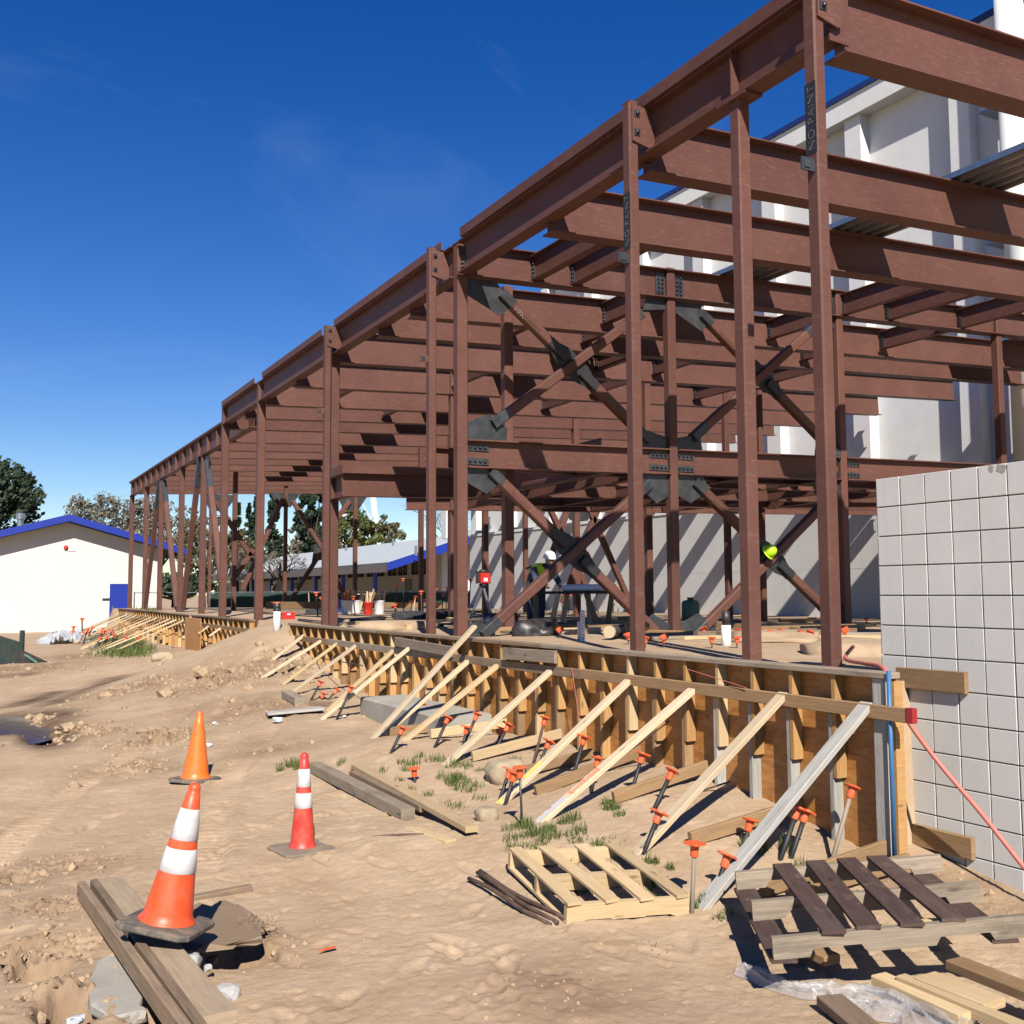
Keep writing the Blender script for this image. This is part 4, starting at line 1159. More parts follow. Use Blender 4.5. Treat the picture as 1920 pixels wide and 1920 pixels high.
b1 = at(310, 1738, Y=5.22); t1 = at(367, 1468, Y=5.20)
cone(b1, t1 - b1, (t1 - b1).length, .125, .185, 'tilted orange cone with two white collars resting on timbers at lower left', ('cone_orange', 'cone_white'), ((.265, .375), (.415, .56)), .95)
g2 = on(366, 1462); h2 = (at(375, 1332, Y=g2.y) - g2)
cone(g2 - V(0, 0, .01), h2, h2.length, .13, .185, 'plain orange cone without collars, farthest of the three cones', ('cone_amber', 'cone_white'), (), .75)
g3 = on(567, 1594); h3 = (at(571, 1409, Y=g3.y) - g3)
cone(g3 - V(0, 0, .008), h3, h3.length, .088, .19, 'slim red cone with two white collars standing on bare dirt', ('cone_red', 'cone_white'), ((.295, .395), (.435, .555)), .15, bmat='rubber_dusty')

# ------------------------------------------------------------------ pallets
def pallet(nl, nr, fl, label, deckn, deckmat, strmat, botmat, lift=0.0, bw_=.10, offs=None, notch=.38):
    p = thing('pallet', nl, label, 'pallet', 'timber pallets lying on the dirt')
    U = nr - nl; Wd = fl - nl; lu, lw = U.length, Wd.length; u, w = U.normalized(), Wd.normalized(); upv = u.cross(w).normalized()
    if upv.z < 0: upv = -upv
    o = nl + upv * lift
    hs_, ts, tb = .092, .038, .018
    for f in (0.0, .5, 1.0):
        a = o + w * (f * (lw - ts) + ts / 2) + upv * (tb + hs_ / 2)
        # stringer with the two fork notches
        nt = .2
        prof = [(0, 0), (lu * .14, 0), (lu * .155, hs_ * notch), (lu * .35, hs_ * notch), (lu * .37, 0), (lu * .63, 0), (lu * .65, hs_ * notch), (lu * .845, hs_ * notch), (lu * .86, 0), (lu, 0), (lu, hs_), (0, hs_)]
        m = MB(); base = o + w * (f * (lw - ts)) + upv * tb
        n0 = len(m.v)
        uo = (random.random() * 20, random.random() * 20)
        for dd in (0, ts):
            for (x, z) in prof: m.v.append(tuple(base + u * x + upv * z + w * dd))
        k = len(prof)
        m.face(list(range(k)), [(uo[0] + q[0], uo[1] + q[1]) for q in prof]); m.face([k + i for i in reversed(range(k))], [(uo[0] + prof[i][0], uo[1] + prof[i][1]) for i in reversed(range(k))])
        for i in range(k):
            j = (i + 1) % k
            m.face((i, k + i, k + j, j), [(uo[0] + prof[i][0], uo[1]), (uo[0] + prof[i][0], uo[1] + ts), (uo[0] + prof[j][0], uo[1] + ts), (uo[0] + prof[j][0], uo[1])])
        m.build('stringer', strmat, p)
    for i, f in enumerate(deckn):
        sk = random.uniform(-.012, .012)
        a = o + u * (f * lu - sk) + upv * (tb + hs_ + tb / 2) - w * random.uniform(0, .02); b = o + u * (f * lu + sk) + w * (lw + random.uniform(0, .015)) + upv * (tb + hs_ + tb / 2)
        MB().bar(a, b, bw_, tb, upv, .002).build('deck_board', deckmat, p)
    for f in offs or (.06, .94):
        a = o + u * (f * lu) + upv * tb / 2; b = a + w * lw
        MB().bar(a, b, bw_ * 1.1, tb, upv, .002).build('bottom_board', botmat, p)
    return p
q = [on(x, y) for x, y in ((1062, 1732), (1292, 1716), (1152, 1606), (957, 1634))]
nl, nr, fl = q[0], q[1], q[3]
wv = ((q[3] - q[0]) + (q[2] - q[1])) / 2
pallet(nl, nr, nl + wv, 'small pale pallet with four widely spaced boards lying in the grass', (.06, .345, .65, .945), 'wood_new', 'wood_new', 'wood_new', -.01, .082, None, .06)
q = [at(x, y, Z=z) for (x, y, z) in ((1453, 1822, -.05), (1935, 1778, .02), (1768, 1638, .0), (1375, 1690, -.08))]
wv = ((q[3] - q[0]) * .6 + (q[2] - q[1]) * .4)
pallet(q[0], q[1], q[0] + wv, 'large weathered pallet with four dark brown boards tilted over loose lumber', (.235, .385, .545, .70), 'wood_dark', 'wood_grey', 'wood_dark', .03, .105, (.04, .90))

# ------------------------------------------------------------------ loose lumber
def lumber(a, b, w, h, mat, label, group=None, hint=(0, 0, 1), name='timber_board', cat='board'):
    o = MB().bar(Vector(a), Vector(b), w, h, hint, .005).build(name, mat); return tag(o, label, cat, group)
def lum(pa, pb, w, h, mat, label, dz=.0, dzb=None, **k):
    a, b = on(*pa), on(*pb); a.z += h / 2 + dz; b.z += h / 2 + (dz if dzb is None else dzb); return lumber(a, b, w, h, mat, label, **k)
GL = 'loose lumber on the dirt'
lum((590, 1447), (765, 1538), .115, .09, 'wood_grey', 'heavy grey weathered beam lying beside the red cone', group=GL)
lum((662, 1455), (795, 1535), .075, .05, 'wood_old', 'thin grey board lying on the heavy weathered beam', .0, .05, group=GL)
lum((668, 1445), (885, 1572), .10, .045, 'wood_new', 'long yellowish board right of the heavy weathered beam', .02, .04, group=GL)
lum((720, 1470), (860, 1540), .05, .04, 'wood_brown', 'narrow brown board along the far side of the yellowish board', .0, group=GL)
lum((770, 1555), (845, 1580), .09, .03, 'wood_new', 'short board end half buried under the yellowish board', -.01, group=GL)
lum((500, 1345), (605, 1335), .24, .03, 'wood_white', 'bowed grey plank lying left of the concrete footing', .03, group=GL)
lum((537, 1308), (562, 1322), .14, .10, 'wood_grey', 'short grey timber offcut on the dirt slope', group=GL)
lum((580, 1322), (628, 1325), .06, .06, 'wood_old', 'stubby timber offcut by the bowed plank', group=GL)
lum((985, 1458), (1110, 1425), .045, .08, 'wood_brown', 'dark warped board behind the yellow marked brace', .02, group=GL)
lum((355, 1690), (470, 1668), .055, .05, 'wood_old', 'half buried timber on the dirt behind the tilted cone', -.02, group=GL)
lum((300, 1247), (312, 1238), .05, .03, 'wood_pale', 'small pale offcut on the dirt slope below the ramp', group=GL)
for i, (pa, pb, lab) in enumerate((((879, 1652), (1030, 1737), 'rusty steel bar, nearest the camera of three beside the small pallet'), ((893, 1643), (1043, 1735), 'rusty steel bar, middle one of three beside the small pallet'), ((898, 1640), (1058, 1729), 'rusty steel bar, closest of three to the small pallet'))):
    a, b = on(*pa), on(*pb); pts = [a.lerp(b, t) + V(0, 0, .016 + .008 * math.sin(t * 5 + i)) + V(.008 * math.sin(t * 7 + i), 0, 0) for t in np.linspace(0, 1, 9)]
    tag(MB().tube(pts, .0125, 8).build('steel_bar', 'rusty_bar', smooth=True), lab, 'steel bar', 'rusty bars by the small pallet')
a, b = on(697, 1573), on(797, 1568)
tag(MB().tube([a + V(0, 0, .012), a.lerp(b, .5) + V(0, 0, .02), b + V(0, 0, .012)], .009, 6).build('steel_bar', 'rusty_bar'), 'short thin rod lying on bare dirt right of the red cone', 'steel bar')
# lower left: old planks over the broken hole
def seg(pa, za, pb, zb_): return at(*pa, Z=za), at(*pb, Z=zb_)
a, b = seg((152, 1668), -.10, (352, 1950), -.055); lumber(a, b, .042, .095, 'wood_old', 'brown plank on edge, outer of two planks at the lower left corner', 'planks bridging the hole at lower left')
a, b = seg((176, 1664), -.10, (378, 1944), -.055); lumber(a, b, .042, .095, 'wood_old', 'brown plank on edge touching the pale beam at the lower left corner', 'planks bridging the hole at lower left')
a, b = seg((205, 1660), -.12, (412, 1922), -.075); lumber(a, b, .135, .09, 'wood_beige', 'broad beige beam beside the brown planks under the tilted cone', 'planks bridging the hole at lower left')
def slab(name, pts, th, mat, label, cat, jitter=.01, group=None):
    m = MB(); k = len(pts); n0 = 0
    top = [Vector(p) for p in pts]; c = sum(top, Vector()) / k
    ring = []
    for (sc, dz) in ((.97, 0), (1.0, -.012), (1.0, -th + .01), (.95, -th)):
        ring.append([len(m.v) + i for i in range(k)])
        for p in top: m.v.append(tuple(c + (p - c) * sc + V(random.uniform(-jitter, jitter), random.uniform(-jitter, jitter), dz + random.uniform(-jitter, jitter) * .3)))
    m.face(ring[0]); m.face(list(reversed(ring[-1])))
    for i in range(3):
        for j in range(k): m.face((ring[i][j], ring[i][(j + 1) % k], ring[i + 1][(j + 1) % k], ring[i + 1][j]))
    return tag(m.build(name, mat), label, cat, group)
def pxs(L, z): return [at(x, y, Z=z) for x, y in L]
slab('plywood_scrap', pxs([(330, 1768), (350, 1705), (372, 1692), (398, 1694), (420, 1686), (440, 1697), (448, 1694), (462, 1712), (476, 1710), (484, 1726), (496, 1735), (484, 1742), (490, 1757), (455, 1762), (430, 1768), (375, 1772)], -.115), .035, 'wood_old', 'splintered grey plywood scrap bridging the dark hole right of the tilted cone', 'plywood', .022)
slab('concrete_slab', pxs([(180, 1800), (205, 1788), (240, 1800), (268, 1850), (262, 1895), (205, 1908), (172, 1880), (166, 1835)], -.17), .05, 'concrete', 'broken round edged concrete slab under the planks at lower left', 'concrete slab', .01)
def rock(name, c, rx, ry, rz_, mat, label, cat, seed, rot=0.0, sub=3, amp=.25):
    bm = bmesh.new(); bmesh.ops.create_icosphere(bm, subdivisions=sub, radius=1)
    rr = np.random.default_rng(seed); ph = rr.random(9) * 6
    for v in bm.verts:
        p = v.co; d = 1 + amp * (math.sin(2.1 * p.x + ph[0]) * math.sin(2.3 * p.y + ph[1]) + .5 * math.sin(4.7 * p.z + ph[2]) * math.sin(4.1 * p.x + ph[3]) + .35 * math.sin(8.3 * p.y + ph[4]) * math.sin(7.7 * p.z + ph[5]))
        q = p * d
        q = Vector((math.copysign(min(abs(q.x), .86), q.x), math.copysign(min(abs(q.y), .86), q.y), math.copysign(min(abs(q.z), .8), q.z)))
        v.co = (q.x * rx, q.y * ry, q.z * rz_)
    bmesh.ops.rotate(bm, verts=bm.verts, cent=(0, 0, 0), matrix=Matrix.Rotation(rot, 3, 'Z'))
    me = bpy.data.meshes.new(name); bm.to_mesh(me); bm.free(); me.materials.append(MAT[mat])
    if sub > 2: me.shade_smooth()
    o = bpy.data.objects.new(name, me); o.location = c; COL.objects.link(o); return tag(o, label, cat)
rock('boulder', on(945, 1462) + V(0, 0, .06), .20, .15, .13, 'stone', 'rounded tan boulder behind the clustered capped stakes', 'boulder', 3)
rock('boulder', on(912, 1540) + V(0, 0, .03), .09, .09, .09, 'stone', 'small brown rock at the foot of the yellow marked brace', 'boulder', 5)
rock('concrete_chunk', at(348, 1800, Z=-.12), .085, .05, .04, 'rubble', 'crumbly pale concrete chunk between the beam and the dark hole', 'concrete chunk', 7, -.6, 3, .4)
rock('concrete_chunk', at(424, 1862, Z=-.16), .075, .055, .045, 'rubble', 'block of broken concrete on the dirt beside the beam end', 'concrete chunk', 9, -.7, 2, .12)
rock('concrete_chunk', at(390, 1815, Z=-.13), .022, .02, .02, 'rubble', 'small white pebble of concrete beside the dark hole', 'concrete chunk', 12, 0, 2)
rock('concrete_chunk', at(405, 1880, Z=-.15), .035, .04, .05, 'rubble', 'pale concrete lump touching the end of the broad beam', 'concrete chunk', 14, 0, 2)
rock('concrete_chunk', at(255, 1905, Z=-.2), .05, .05, .04, 'concrete', 'grey rubble lump under the planks at the bottom edge', 'concrete chunk', 15, 0, 2)
rock('boulder', on(305, 1238) + V(0, 0, .05), .3, .2, .18, 'stone', 'tan boulder at the far edge of the dirt ramp', 'boulder', 21)
rock('litter', at(142, 1912, Z=-.22), .045, .03, .022, 'foil', 'crumpled pale blue wrapper in the hole at the bottom left', 'litter', 31, 0, 3, .5)
for i, (px, py, s_) in enumerate(((402, 1358, .035), (392, 1399, .04), (645, 1345, .03), (520, 1353, .06), (610, 1255, .03), (1585, 1240, .03))):
    p = on(px, py); rock('litter', p + V(0, 0, s_ * .4), s_, s_ * .8, s_ * .6, 'foil', ['crumpled foil scrap right of the plain orange cone tip', 'silvery litter ball beside the plain orange cone', 'pale scrap by the footing braces', 'crumpled white bag under the bowed plank', 'tiny white scrap on the dirt slope', 'crumpled foil by the hose on the formwork top'][i], 'litter', 40 + i, 0, 3, .5)
a, b = on(595, 1787), on(630, 1779)
tag(MB().plate([a + V(0, 0, .006), a.lerp(b, .5) + V(0, .012, .012), b + V(0, .012, .008), b + V(0, -.012, .008), a.lerp(b, .5) + V(0, -.012, .012)], (0, 0, 1), .003).build('flag_tape', 'cap_orange'), 'scrap of orange flagging tape on bare dirt in the foreground', 'tape')
# lumber under the big pallet
GB = 'lumber under the big pallet'
for (pa, za, pb, zb_, w, h, mt, lab) in (((1648, 1836), -.12, (1812, 1910), -.12, .09, .05, 'wood_new', 'tan board nearest the plastic sheet under the big pallet'),
        ((1690, 1838), -.10, (1990, 1962), -.10, .06, .05, 'wood_new', 'long board ridge under the big pallet, second from the plastic sheet'), ((1735, 1835), -.085, (1865, 1885), -.085, .14, .04, 'wood_new', 'short wide board with a clipped end under the big pallet'),
        ((1790, 1806), -.07, (2010, 1893), -.07, .11, .045, 'wood_brown', 'upper right board sticking out from under the big pallet'), ((1690, 1740), -.12, (1800, 1735), -.10, .12, .05, 'wood_new', 'board glimpsed through the slats of the big pallet'),
        ((1556, 1875), -.13, (1665, 1965), -.13, .12, .045, 'wood_old', 'dark plank end in front of the plastic sheet at the bottom edge'), ((1470, 1760), -.13, (1560, 1800), -.13, .10, .045, 'wood_brown', 'board end in the shade inside the left half of the big pallet')):
    a, b = seg(pa, za, pb, zb_); lumber(a, b, w, h, mt, lab, GB)
# crumpled clear plastic sheet
def sheet(path, widths, mat, label, nx_=150, ny_=54, amp=.05, seed=1.0, name='plastic_sheet', lift=.02):
    m = MB(); idx = []
    P_ = [Vector(p) for p in path]
    seglen = [0]
    for i in range(len(P_) - 1): seglen.append(seglen[-1] + (P_[i + 1] - P_[i]).length)
    for i in range(nx_ + 1):
        s_ = seglen[-1] * i / nx_; k = max(j for j in range(len(P_) - 1) if seglen[j] <= s_ + 1e-9); f = (s_ - seglen[k]) / (seglen[k + 1] - seglen[k])
        c = P_[k].lerp(P_[k + 1], f); d = (P_[k + 1] - P_[k]).normalized(); sd = V(-d.y, d.x, 0).normalized(); wd = widths[k] + (widths[k + 1] - widths[k]) * f
        for j in range(ny_ + 1):
            t = j / ny_ * 2 - 1
            e = 1 + .12 * math.sin(s_ * 31 + seed) + .1 * math.sin(s_ * 13)
            x, y = c.x + sd.x * wd * t * e, c.y + sd.y * wd * t * e
            a1 = abs(float(fbm(np.array([x * 7 + seed * 5]), np.array([y * 7]), 2, .5)[0]))
            a2 = abs(float(fbm(np.array([x * 19 + seed]), np.array([y * 19 + 5]), 3, .6)[0]))
            fo = float(fbm(np.array([t * wd * 11 + .6 * math.sin(s_ * 6) + seed]), np.array([s_ * 2.6 + t]), 3, .55)[0])
            rdg = max(0.0, 1 - abs(fo) * 5.5)
            z = gzr(x, y) + .006 + (1 - t ** 6) * (lift * .3 + amp * (.25 * (1 - t * t) + .75 * rdg * rdg + .25 * a2))
            m.v.append((x, y, z))
    for i in range(nx_):
        for j in range(ny_):
            q0 = i * (ny_ + 1) + j; m.face((q0, q0 + 1, q0 + ny_ + 2, q0 + ny_ + 1))
    o = m.build(name, mat, smooth=True, fix=False)
    return tag(o, label, 'plastic sheet')
sheet(pxs([(1382, 1800), (1425, 1815), (1480, 1838), (1560, 1850), (1650, 1870), (1720, 1895), (1800, 1935)], -.14), [.025, .035, .06, .12, .17, .17, .13], 'clear_sheet', 'crumpled clear plastic sheet in front of the big pallet', amp=.055, seed=2.3)
sheet([V(3.3, 38.5, -.05), V(3.5, 40.5, -.05), V(3.9, 43, -.05), V(4.4, 46, -.05)], [.5, .9, 1.0, .8], 'milky_sheet', 'rumpled milky plastic sheeting left of the far formwork braces', 40, 20, .35, 4.1)

# ------------------------------------------------------------------ hose, rod, pipes near the wall
hp = [at(1600, 1212, X=6.4), at(1585, 1240, X=5.7) + V(0, 0, .02), at(1620, 1244, X=5.45), at(1655, 1252, X=5.28), at(1672, 1285, X=5.24), at(1700, 1348, X=5.3), at(1760, 1430, X=5.4), at(1840, 1525, X=5.45), at(1925, 1632, X=5.47), at(1990, 1705, X=5.48)]
def smooth_path(pts, n=8):
    out = []
    for i in range(len(pts) - 1):
        p0, p1, p2, p3 = pts[max(i - 1, 0)], pts[i], pts[i + 1], pts[min(i + 2, len(pts) - 1)]
        for k in range(n):
            t = k / n; out.append(.5 * ((2 * p1) + (p2 - p0) * t + (2 * p0 - 5 * p1 + 4 * p2 - p3) * t * t + (3 * p1 - p0 - 3 * p2 + p3) * t ** 3))
    return out + [pts[-1]]
tag(MB().tube(smooth_path(hp), .0145, 10).build('air_hose', 'hose_red', smooth=True), 'red rubber hose draped over the formwork end and down past the block wall', 'hose')
a, b = at(1664, 1254, X=5.2), at(1675, 1592, X=5.2)
tag(MB().tube([V(5.115, 4.545, b.z - .05), V(5.115, 4.545, 1.10)], .0145, 8).build('blue_rod', 'rod_blue', smooth=True), 'thin blue rod standing at the end of the near formwork', 'rod')
for (pts_, lab) in (([(1290, 1255), (1376, 1282), (1400, 1290)], 'thin orange wire sagging along the waler of the near formwork'), ([(1072, 1252), (1085, 1340), (1088, 1360)], 'thin pink string hanging in front of the near formwork')):
    tag(MB().tube(smooth_path([at(x, y, X=FX - .05) for x, y in pts_]), .003, 5).build('wire', 'hose_red'), lab, 'wire')
# thin steel rods through the form ties
for i, (pa, pb, lab) in enumerate((((1255, 1352), (1130, 1445), 'form tie rod sloping below the fourth brace'), ((1370, 1465), (1262, 1500), 'form tie rod left of the second brace'), ((1190, 1478), (1275, 1520), 'rusty rod lying against the kicker by the third brace'), ((590, 1232), (680, 1248), 'long thin rod across the studs left of the footing'))):
    a, b = at(*pa, X=FX - .06), at(*pb, X=4.75)
    tag(MB().tube([a, b], .0075, 6).build('steel_rod', 'rusty_bar'), lab, 'steel rod')

# ------------------------------------------------------------------ buildings
# tall white gym wall behind the frame
GX_L, GX_P, GX_F, GX_E = 23.08, 23.62, 23.25, 23.12
gym = thing('gym_building', (GX_L, 24, .8), 'tall white gymnasium with square pilasters and a blue roof edge behind the steel frame', 'building')
zl1 = at(1256, 960, X=GX_L).z
ye = at(881, 1001, X=GX_L).y
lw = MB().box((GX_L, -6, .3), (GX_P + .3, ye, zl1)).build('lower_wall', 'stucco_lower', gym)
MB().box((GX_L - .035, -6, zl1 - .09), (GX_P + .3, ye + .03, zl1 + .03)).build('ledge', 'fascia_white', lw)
m = MB()
for y in np.arange(0, ye, 6.1): m.box((GX_L - .004, y, .8), (GX_L + .01, y + .02, zl1 - .1))
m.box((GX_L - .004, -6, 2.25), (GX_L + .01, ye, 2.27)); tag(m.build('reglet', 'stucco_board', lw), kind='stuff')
zs = at(1640, 212.3, X=GX_P).z; zt = at(1640, 153, X=GX_E).z
yu = at(1013, 545, X=GX_F).y
MB().box((GX_P, -6, zl1), (GX_P + 1, yu, zs)).build('upper_wall', 'stucco_white', gym)
MB().box((GX_P, yu, zl1), (GX_P + 1, at(885, 950, X=GX_F).y, 7.4)).build('upper_wall', 'stucco_white', gym)
MB().box((GX_E, -6, zs), (GX_P + 1, yu + .4, zt)).build('fascia', 'fascia_white', gym)
MB().box((GX_E - .06, -6, zt + .002), (GX_P + 1, yu + .46, zt + .17)).build('roof_edge', 'blue_trim', gym)
yp0, yp1 = at(1588, 400, X=GX_F).y, at(1618, 400, X=GX_F).y
per = (at(1430, 400, X=GX_F).y - at(1789, 400, X=GX_F).y) / 2; wp = yp0 - yp1
for i in range(-5, 9):
    y = yp1 + i * per
    top = zs if y + wp < yu else 7.3
    MB().box((GX_F, y, zl1), (GX_P, y + wp, top - .002)).build('pilaster', 'stucco_white', gym)
# smooth band between rough courses low on the upper wall
p1, p2 = at(1880, 300, X=GX_F - .2), at(1925, 300, X=GX_F - .2); rp = (p1.y - p2.y) / 2 * 1.02
du = MB().lathe(V(GX_F - .35, (p1.y + p2.y) / 2 - .12, zl1), (0, 0, 1), [(rp, 0), (rp, 6), (rp * 1.03, 6.02), (rp * 1.03, 6.12), (rp, 6.14), (rp, zt - zl1 + 1.6)], 28).build('duct_pipe', 'fascia_white', gym, smooth=True)
for zz in (at(1860, 215, X=GX_F).z, at(1870, 460, X=GX_F).z):
    y = at(1862, 300, X=GX_F).y
    m = MB().box((GX_F - .3, y - .55, zz), (GX_P, y + .12, zz + .06)); m.build('pipe_bracket', 'galvanised', gym)

# cream building with the blue door
CYW, CYF = 54.5, 53.55
cr = thing('cream_building', (4.6, CYW, -.2), 'cream gabled building with blue trim and a blue door at the left', 'building')
apx = at(130, 965, Y=CYF); er = at(350, 1030, Y=CYF); ew = at(298, 1050, Y=CYW)
sl = (apx.z - er.z) / (er.x - apx.x)
lx = apx.x - (er.x - apx.x); XW0 = apx.x - (ew.x - apx.x) 
def roofz(x): return apx.z - abs(x - apx.x) * sl
MB().plate([V(XW0, CYW, -1), V(ew.x, CYW, -1), V(ew.x, CYW, roofz(ew.x) - .3), V(apx.x, CYW, apx.z - .32), V(XW0, CYW, roofz(XW0) - .3)], (0, 1, 0), .3).build('gable_wall', 'stucco_cream', cr)
MB().box((ew.x - .3, CYW + .15, -1), (ew.x, CYW + 22, roofz(ew.x) - .3)).build('side_wall', 'stucco_cream', cr)
for s_ in (-1, 1):
    e = V(apx.x + s_ * (er.x - apx.x), 0, er.z); a_ = V(apx.x, 0, apx.z)
    MB().plate([V(a_.x, CYF, a_.z - .10), V(e.x, CYF, e.z - .10), V(e.x, CYF + 24, e.z - .10), V(a_.x, CYF + 24, a_.z - .10)], V(s_ * sl, 0, 1), .16).build('roof', 'brown_roof', cr)
    MB().plate([V(a_.x, CYF - .04, a_.z + .02), V(e.x, CYF - .04, e.z + .02), V(e.x, CYF - .04, e.z - .30), V(a_.x, CYF - .04, a_.z - .32)], (0, 1, 0), .05).build('rake_fascia', 'blue_paint', cr)
    MB().box((e.x - .03, CYF - .02, e.z - .28), (e.x + .03, CYF + 24, e.z + .0)).build('eave_fascia', 'blue_paint', cr)
dx0, dx1, dz1 = at(207, 1140, Y=CYW).x, at(243, 1140, Y=CYW).x, at(225, 1097, Y=CYW).z
dr = MB().box((dx0, CYW - .19, -.2), (dx1, CYW - .152, dz1), .01).build('door', 'blue_paint', cr)
MB().box((dx0 + .05, CYW - .24, .75), (dx0 + .10, CYW - .19, 1.0), .01).build('handle', 'bright_steel', dr)
m = MB(); m.box((dx0 - .07, CYW - .2, -.2), (dx0, CYW - .15, dz1 + .06)); m.box((dx1, CYW - .2, -.2), (dx1 + .07, CYW - .15, dz1 + .06)); m.box((dx0, CYW - .2, dz1), (dx1, CYW - .15, dz1 + .06)); m.build('door_frame', 'blue_paint', cr)
p = at(198, 1124, Y=CYW); MB().box((p.x - .17, CYW - .165, p.z - .06), (p.x + .17, CYW - .151, p.z + .06)).build('sign_plate', 'black_plastic', cr)
p = at(123, 1027, Y=CYW); MB().lathe(V(p.x, CYW - .15, p.z), (0, -1, 0), [(.1, 0), (.11, .08), (.05, .14)], 14).build('alarm_bell', 'red_paint', cr)
p = at(134, 1027, Y=CYW); MB().box((p.x - .17, CYW - .19, p.z - .16), (p.x + .17, CYW - .151, p.z + .16), .02).build('wall_speaker', 'fascia_white', cr)
p = at(38, 987, Y=CYF + 4); MB().lathe(V(p.x, CYF + 4, p.z - .6), (0, 0, 1), [(.16, 0), (.16, .95), (.22, .96), (.22, 1.25), (.12, 1.3)], 14).build('flue_pipe', 'galvanised', cr)

# long classroom building with grey roof and blue fascia beyond the frame
YF2 = 58.0
ev, rg = at(728, 1057, Y=YF2), at(878, 1003, Y=YF2)
cl = thing('classroom_building', (27.7, 61, 1), 'long low classroom building with grey shingle roof and blue fascia seen under the frame', 'building')
wx = at(828, 1105, Y=61).x; YL = 125
MB().plate([V(ev.x, YF2, ev.z), V(rg.x, YF2, rg.z), V(rg.x, YL, rg.z), V(ev.x, YL, ev.z)], V(-(rg.z - ev.z), 0, rg.x - ev.x), .2).build('roof', 'shingle', cl)
r2x, r2z = rg.x + (rg.x - ev.x), ev.z
MB().plate([V(rg.x, YF2, rg.z), V(r2x, YF2, r2z), V(r2x, YL, r2z), V(rg.x, YL, rg.z)], V((rg.z - ev.z), 0, rg.x - ev.x), .2).build('roof', 'shingle', cl)
MB().plate([V(ev.x - .1, YF2 - .05, ev.z + .06), V(rg.x, YF2 - .05, rg.z - .05), V(rg.x, YF2 - .05, rg.z - .62), V(ev.x - .1, YF2 - .05, ev.z - .42)], (0, 1, 0), .08).build('rake_fascia', 'blue_paint', cl)
MB().box((ev.x - .08, YF2, ev.z - .5), (ev.x - .02, YL, ev.z - .02)).build('eave_fascia', 'brown_roof', cl)
MB().plate([V(wx, 61, .3), V(r2x - 2, 61, .3), V(r2x - 2, 61, 4.0), V(rg.x, 61, rg.z - .2), V(wx, 61, ev.z + (wx - ev.x) / (rg.x - ev.x) * (rg.z - ev.z) - .2)], (0, 1, 0), .25).build('gable_wall', 'stucco_white', cl)
wz1 = ev.z + (wx - ev.x) / (rg.x - ev.x) * (rg.z - ev.z) - .15
MB().box((wx, 61.13, .2), (wx + .25, YL, wz1)).build('side_wall', 'stucco_cream', cl)
for i in range(14):
    y0_ = 62.2 + i * 4.4
    for j in range(2):
        wd_ = MB().box((wx - .05, y0_ + j * 2.0, 2.75), (wx + .02, y0_ + j * 2.0 + 1.85, wz1 - .45)).build('window', 'stucco_cream', cl)
        MB().box((wx - .07, y0_ + j * 2.0 + .1, 2.83), (wx - .052, y0_ + j * 2.0 + .88, wz1 - .52)).build('pane', 'dark_glass', wd_)
        MB().box((wx - .07, y0_ + j * 2.0 + .97, 2.83), (wx - .052, y0_ + j * 2.0 + 1.75, wz1 - .52)).build('pane', 'dark_glass', wd_)
for y in (66, 80, 93):
    MB().box((wx - .06, y, .8), (wx - .01, y + 1.1, 2.55), .01).build('door', 'black_plastic', cl)
for i in range(9):
    y = 62 + i * 6.2
    MB().box((ev.x + .6, y, .5), (ev.x + .85, y + .25, ev.z + .05), .02).build('porch_post', 'blue_post', cl)
for (px, py) in ((649, 1020), (737, 1010), (780, 1022)):
    f = .25 if py == 1022 else .8
    xx = ev.x + (rg.x - ev.x) * f; p = at(px, py, X=xx); zz = ev.z + (rg.z - ev.z) * f
    MB().tube([V(xx, p.y, zz), V(xx, p.y, zz + .6)], .09, 8).build('roof_vent', 'galvanised', cl)
# chain link fence with dark green screen
YFN = 50.0
fn = thing('screen_fence', (14, YFN, 1), 'chain link fence hung with dark green screen behind the frame', 'fence')
x0, x1 = at(252, 1115, Y=YFN).x, at(880, 1105, Y=YFN).x; zf = at(600, 1110, Y=YFN).z
n = int((x1 - x0) / 3.0)
for i in range(n + 1):
    x = x0 + (x1 - x0) * i / n
    MB().tube([V(x, YFN, .0), V(x, YFN, zf + .05)], .035, 6).build('post', 'galvanised', fn)
    if i < n and i > 0:
        m = MB(); k = 10
        for j in range(k):
            a_ = x + (x1 - x0) / n * j / k; b_ = x + (x1 - x0) / n * (j + 1) / k
            s0, s1 = .05 * math.sin(j * 1.1), .05 * math.sin((j + 1) * 1.1)
            m.quad(V(a_, YFN - .06 + s0, .3), V(b_, YFN - .06 + s1, .3), V(b_, YFN - .06 + s1, zf - .04), V(a_, YFN - .06 + s0, zf - .04))
        m.build('screen_panel', 'screen_green', fn, fix=False)
MB().tube([V(x0, YFN, zf), V(x1, YFN, zf)], .025, 6).build('top_rail', 'galvanised', fn)
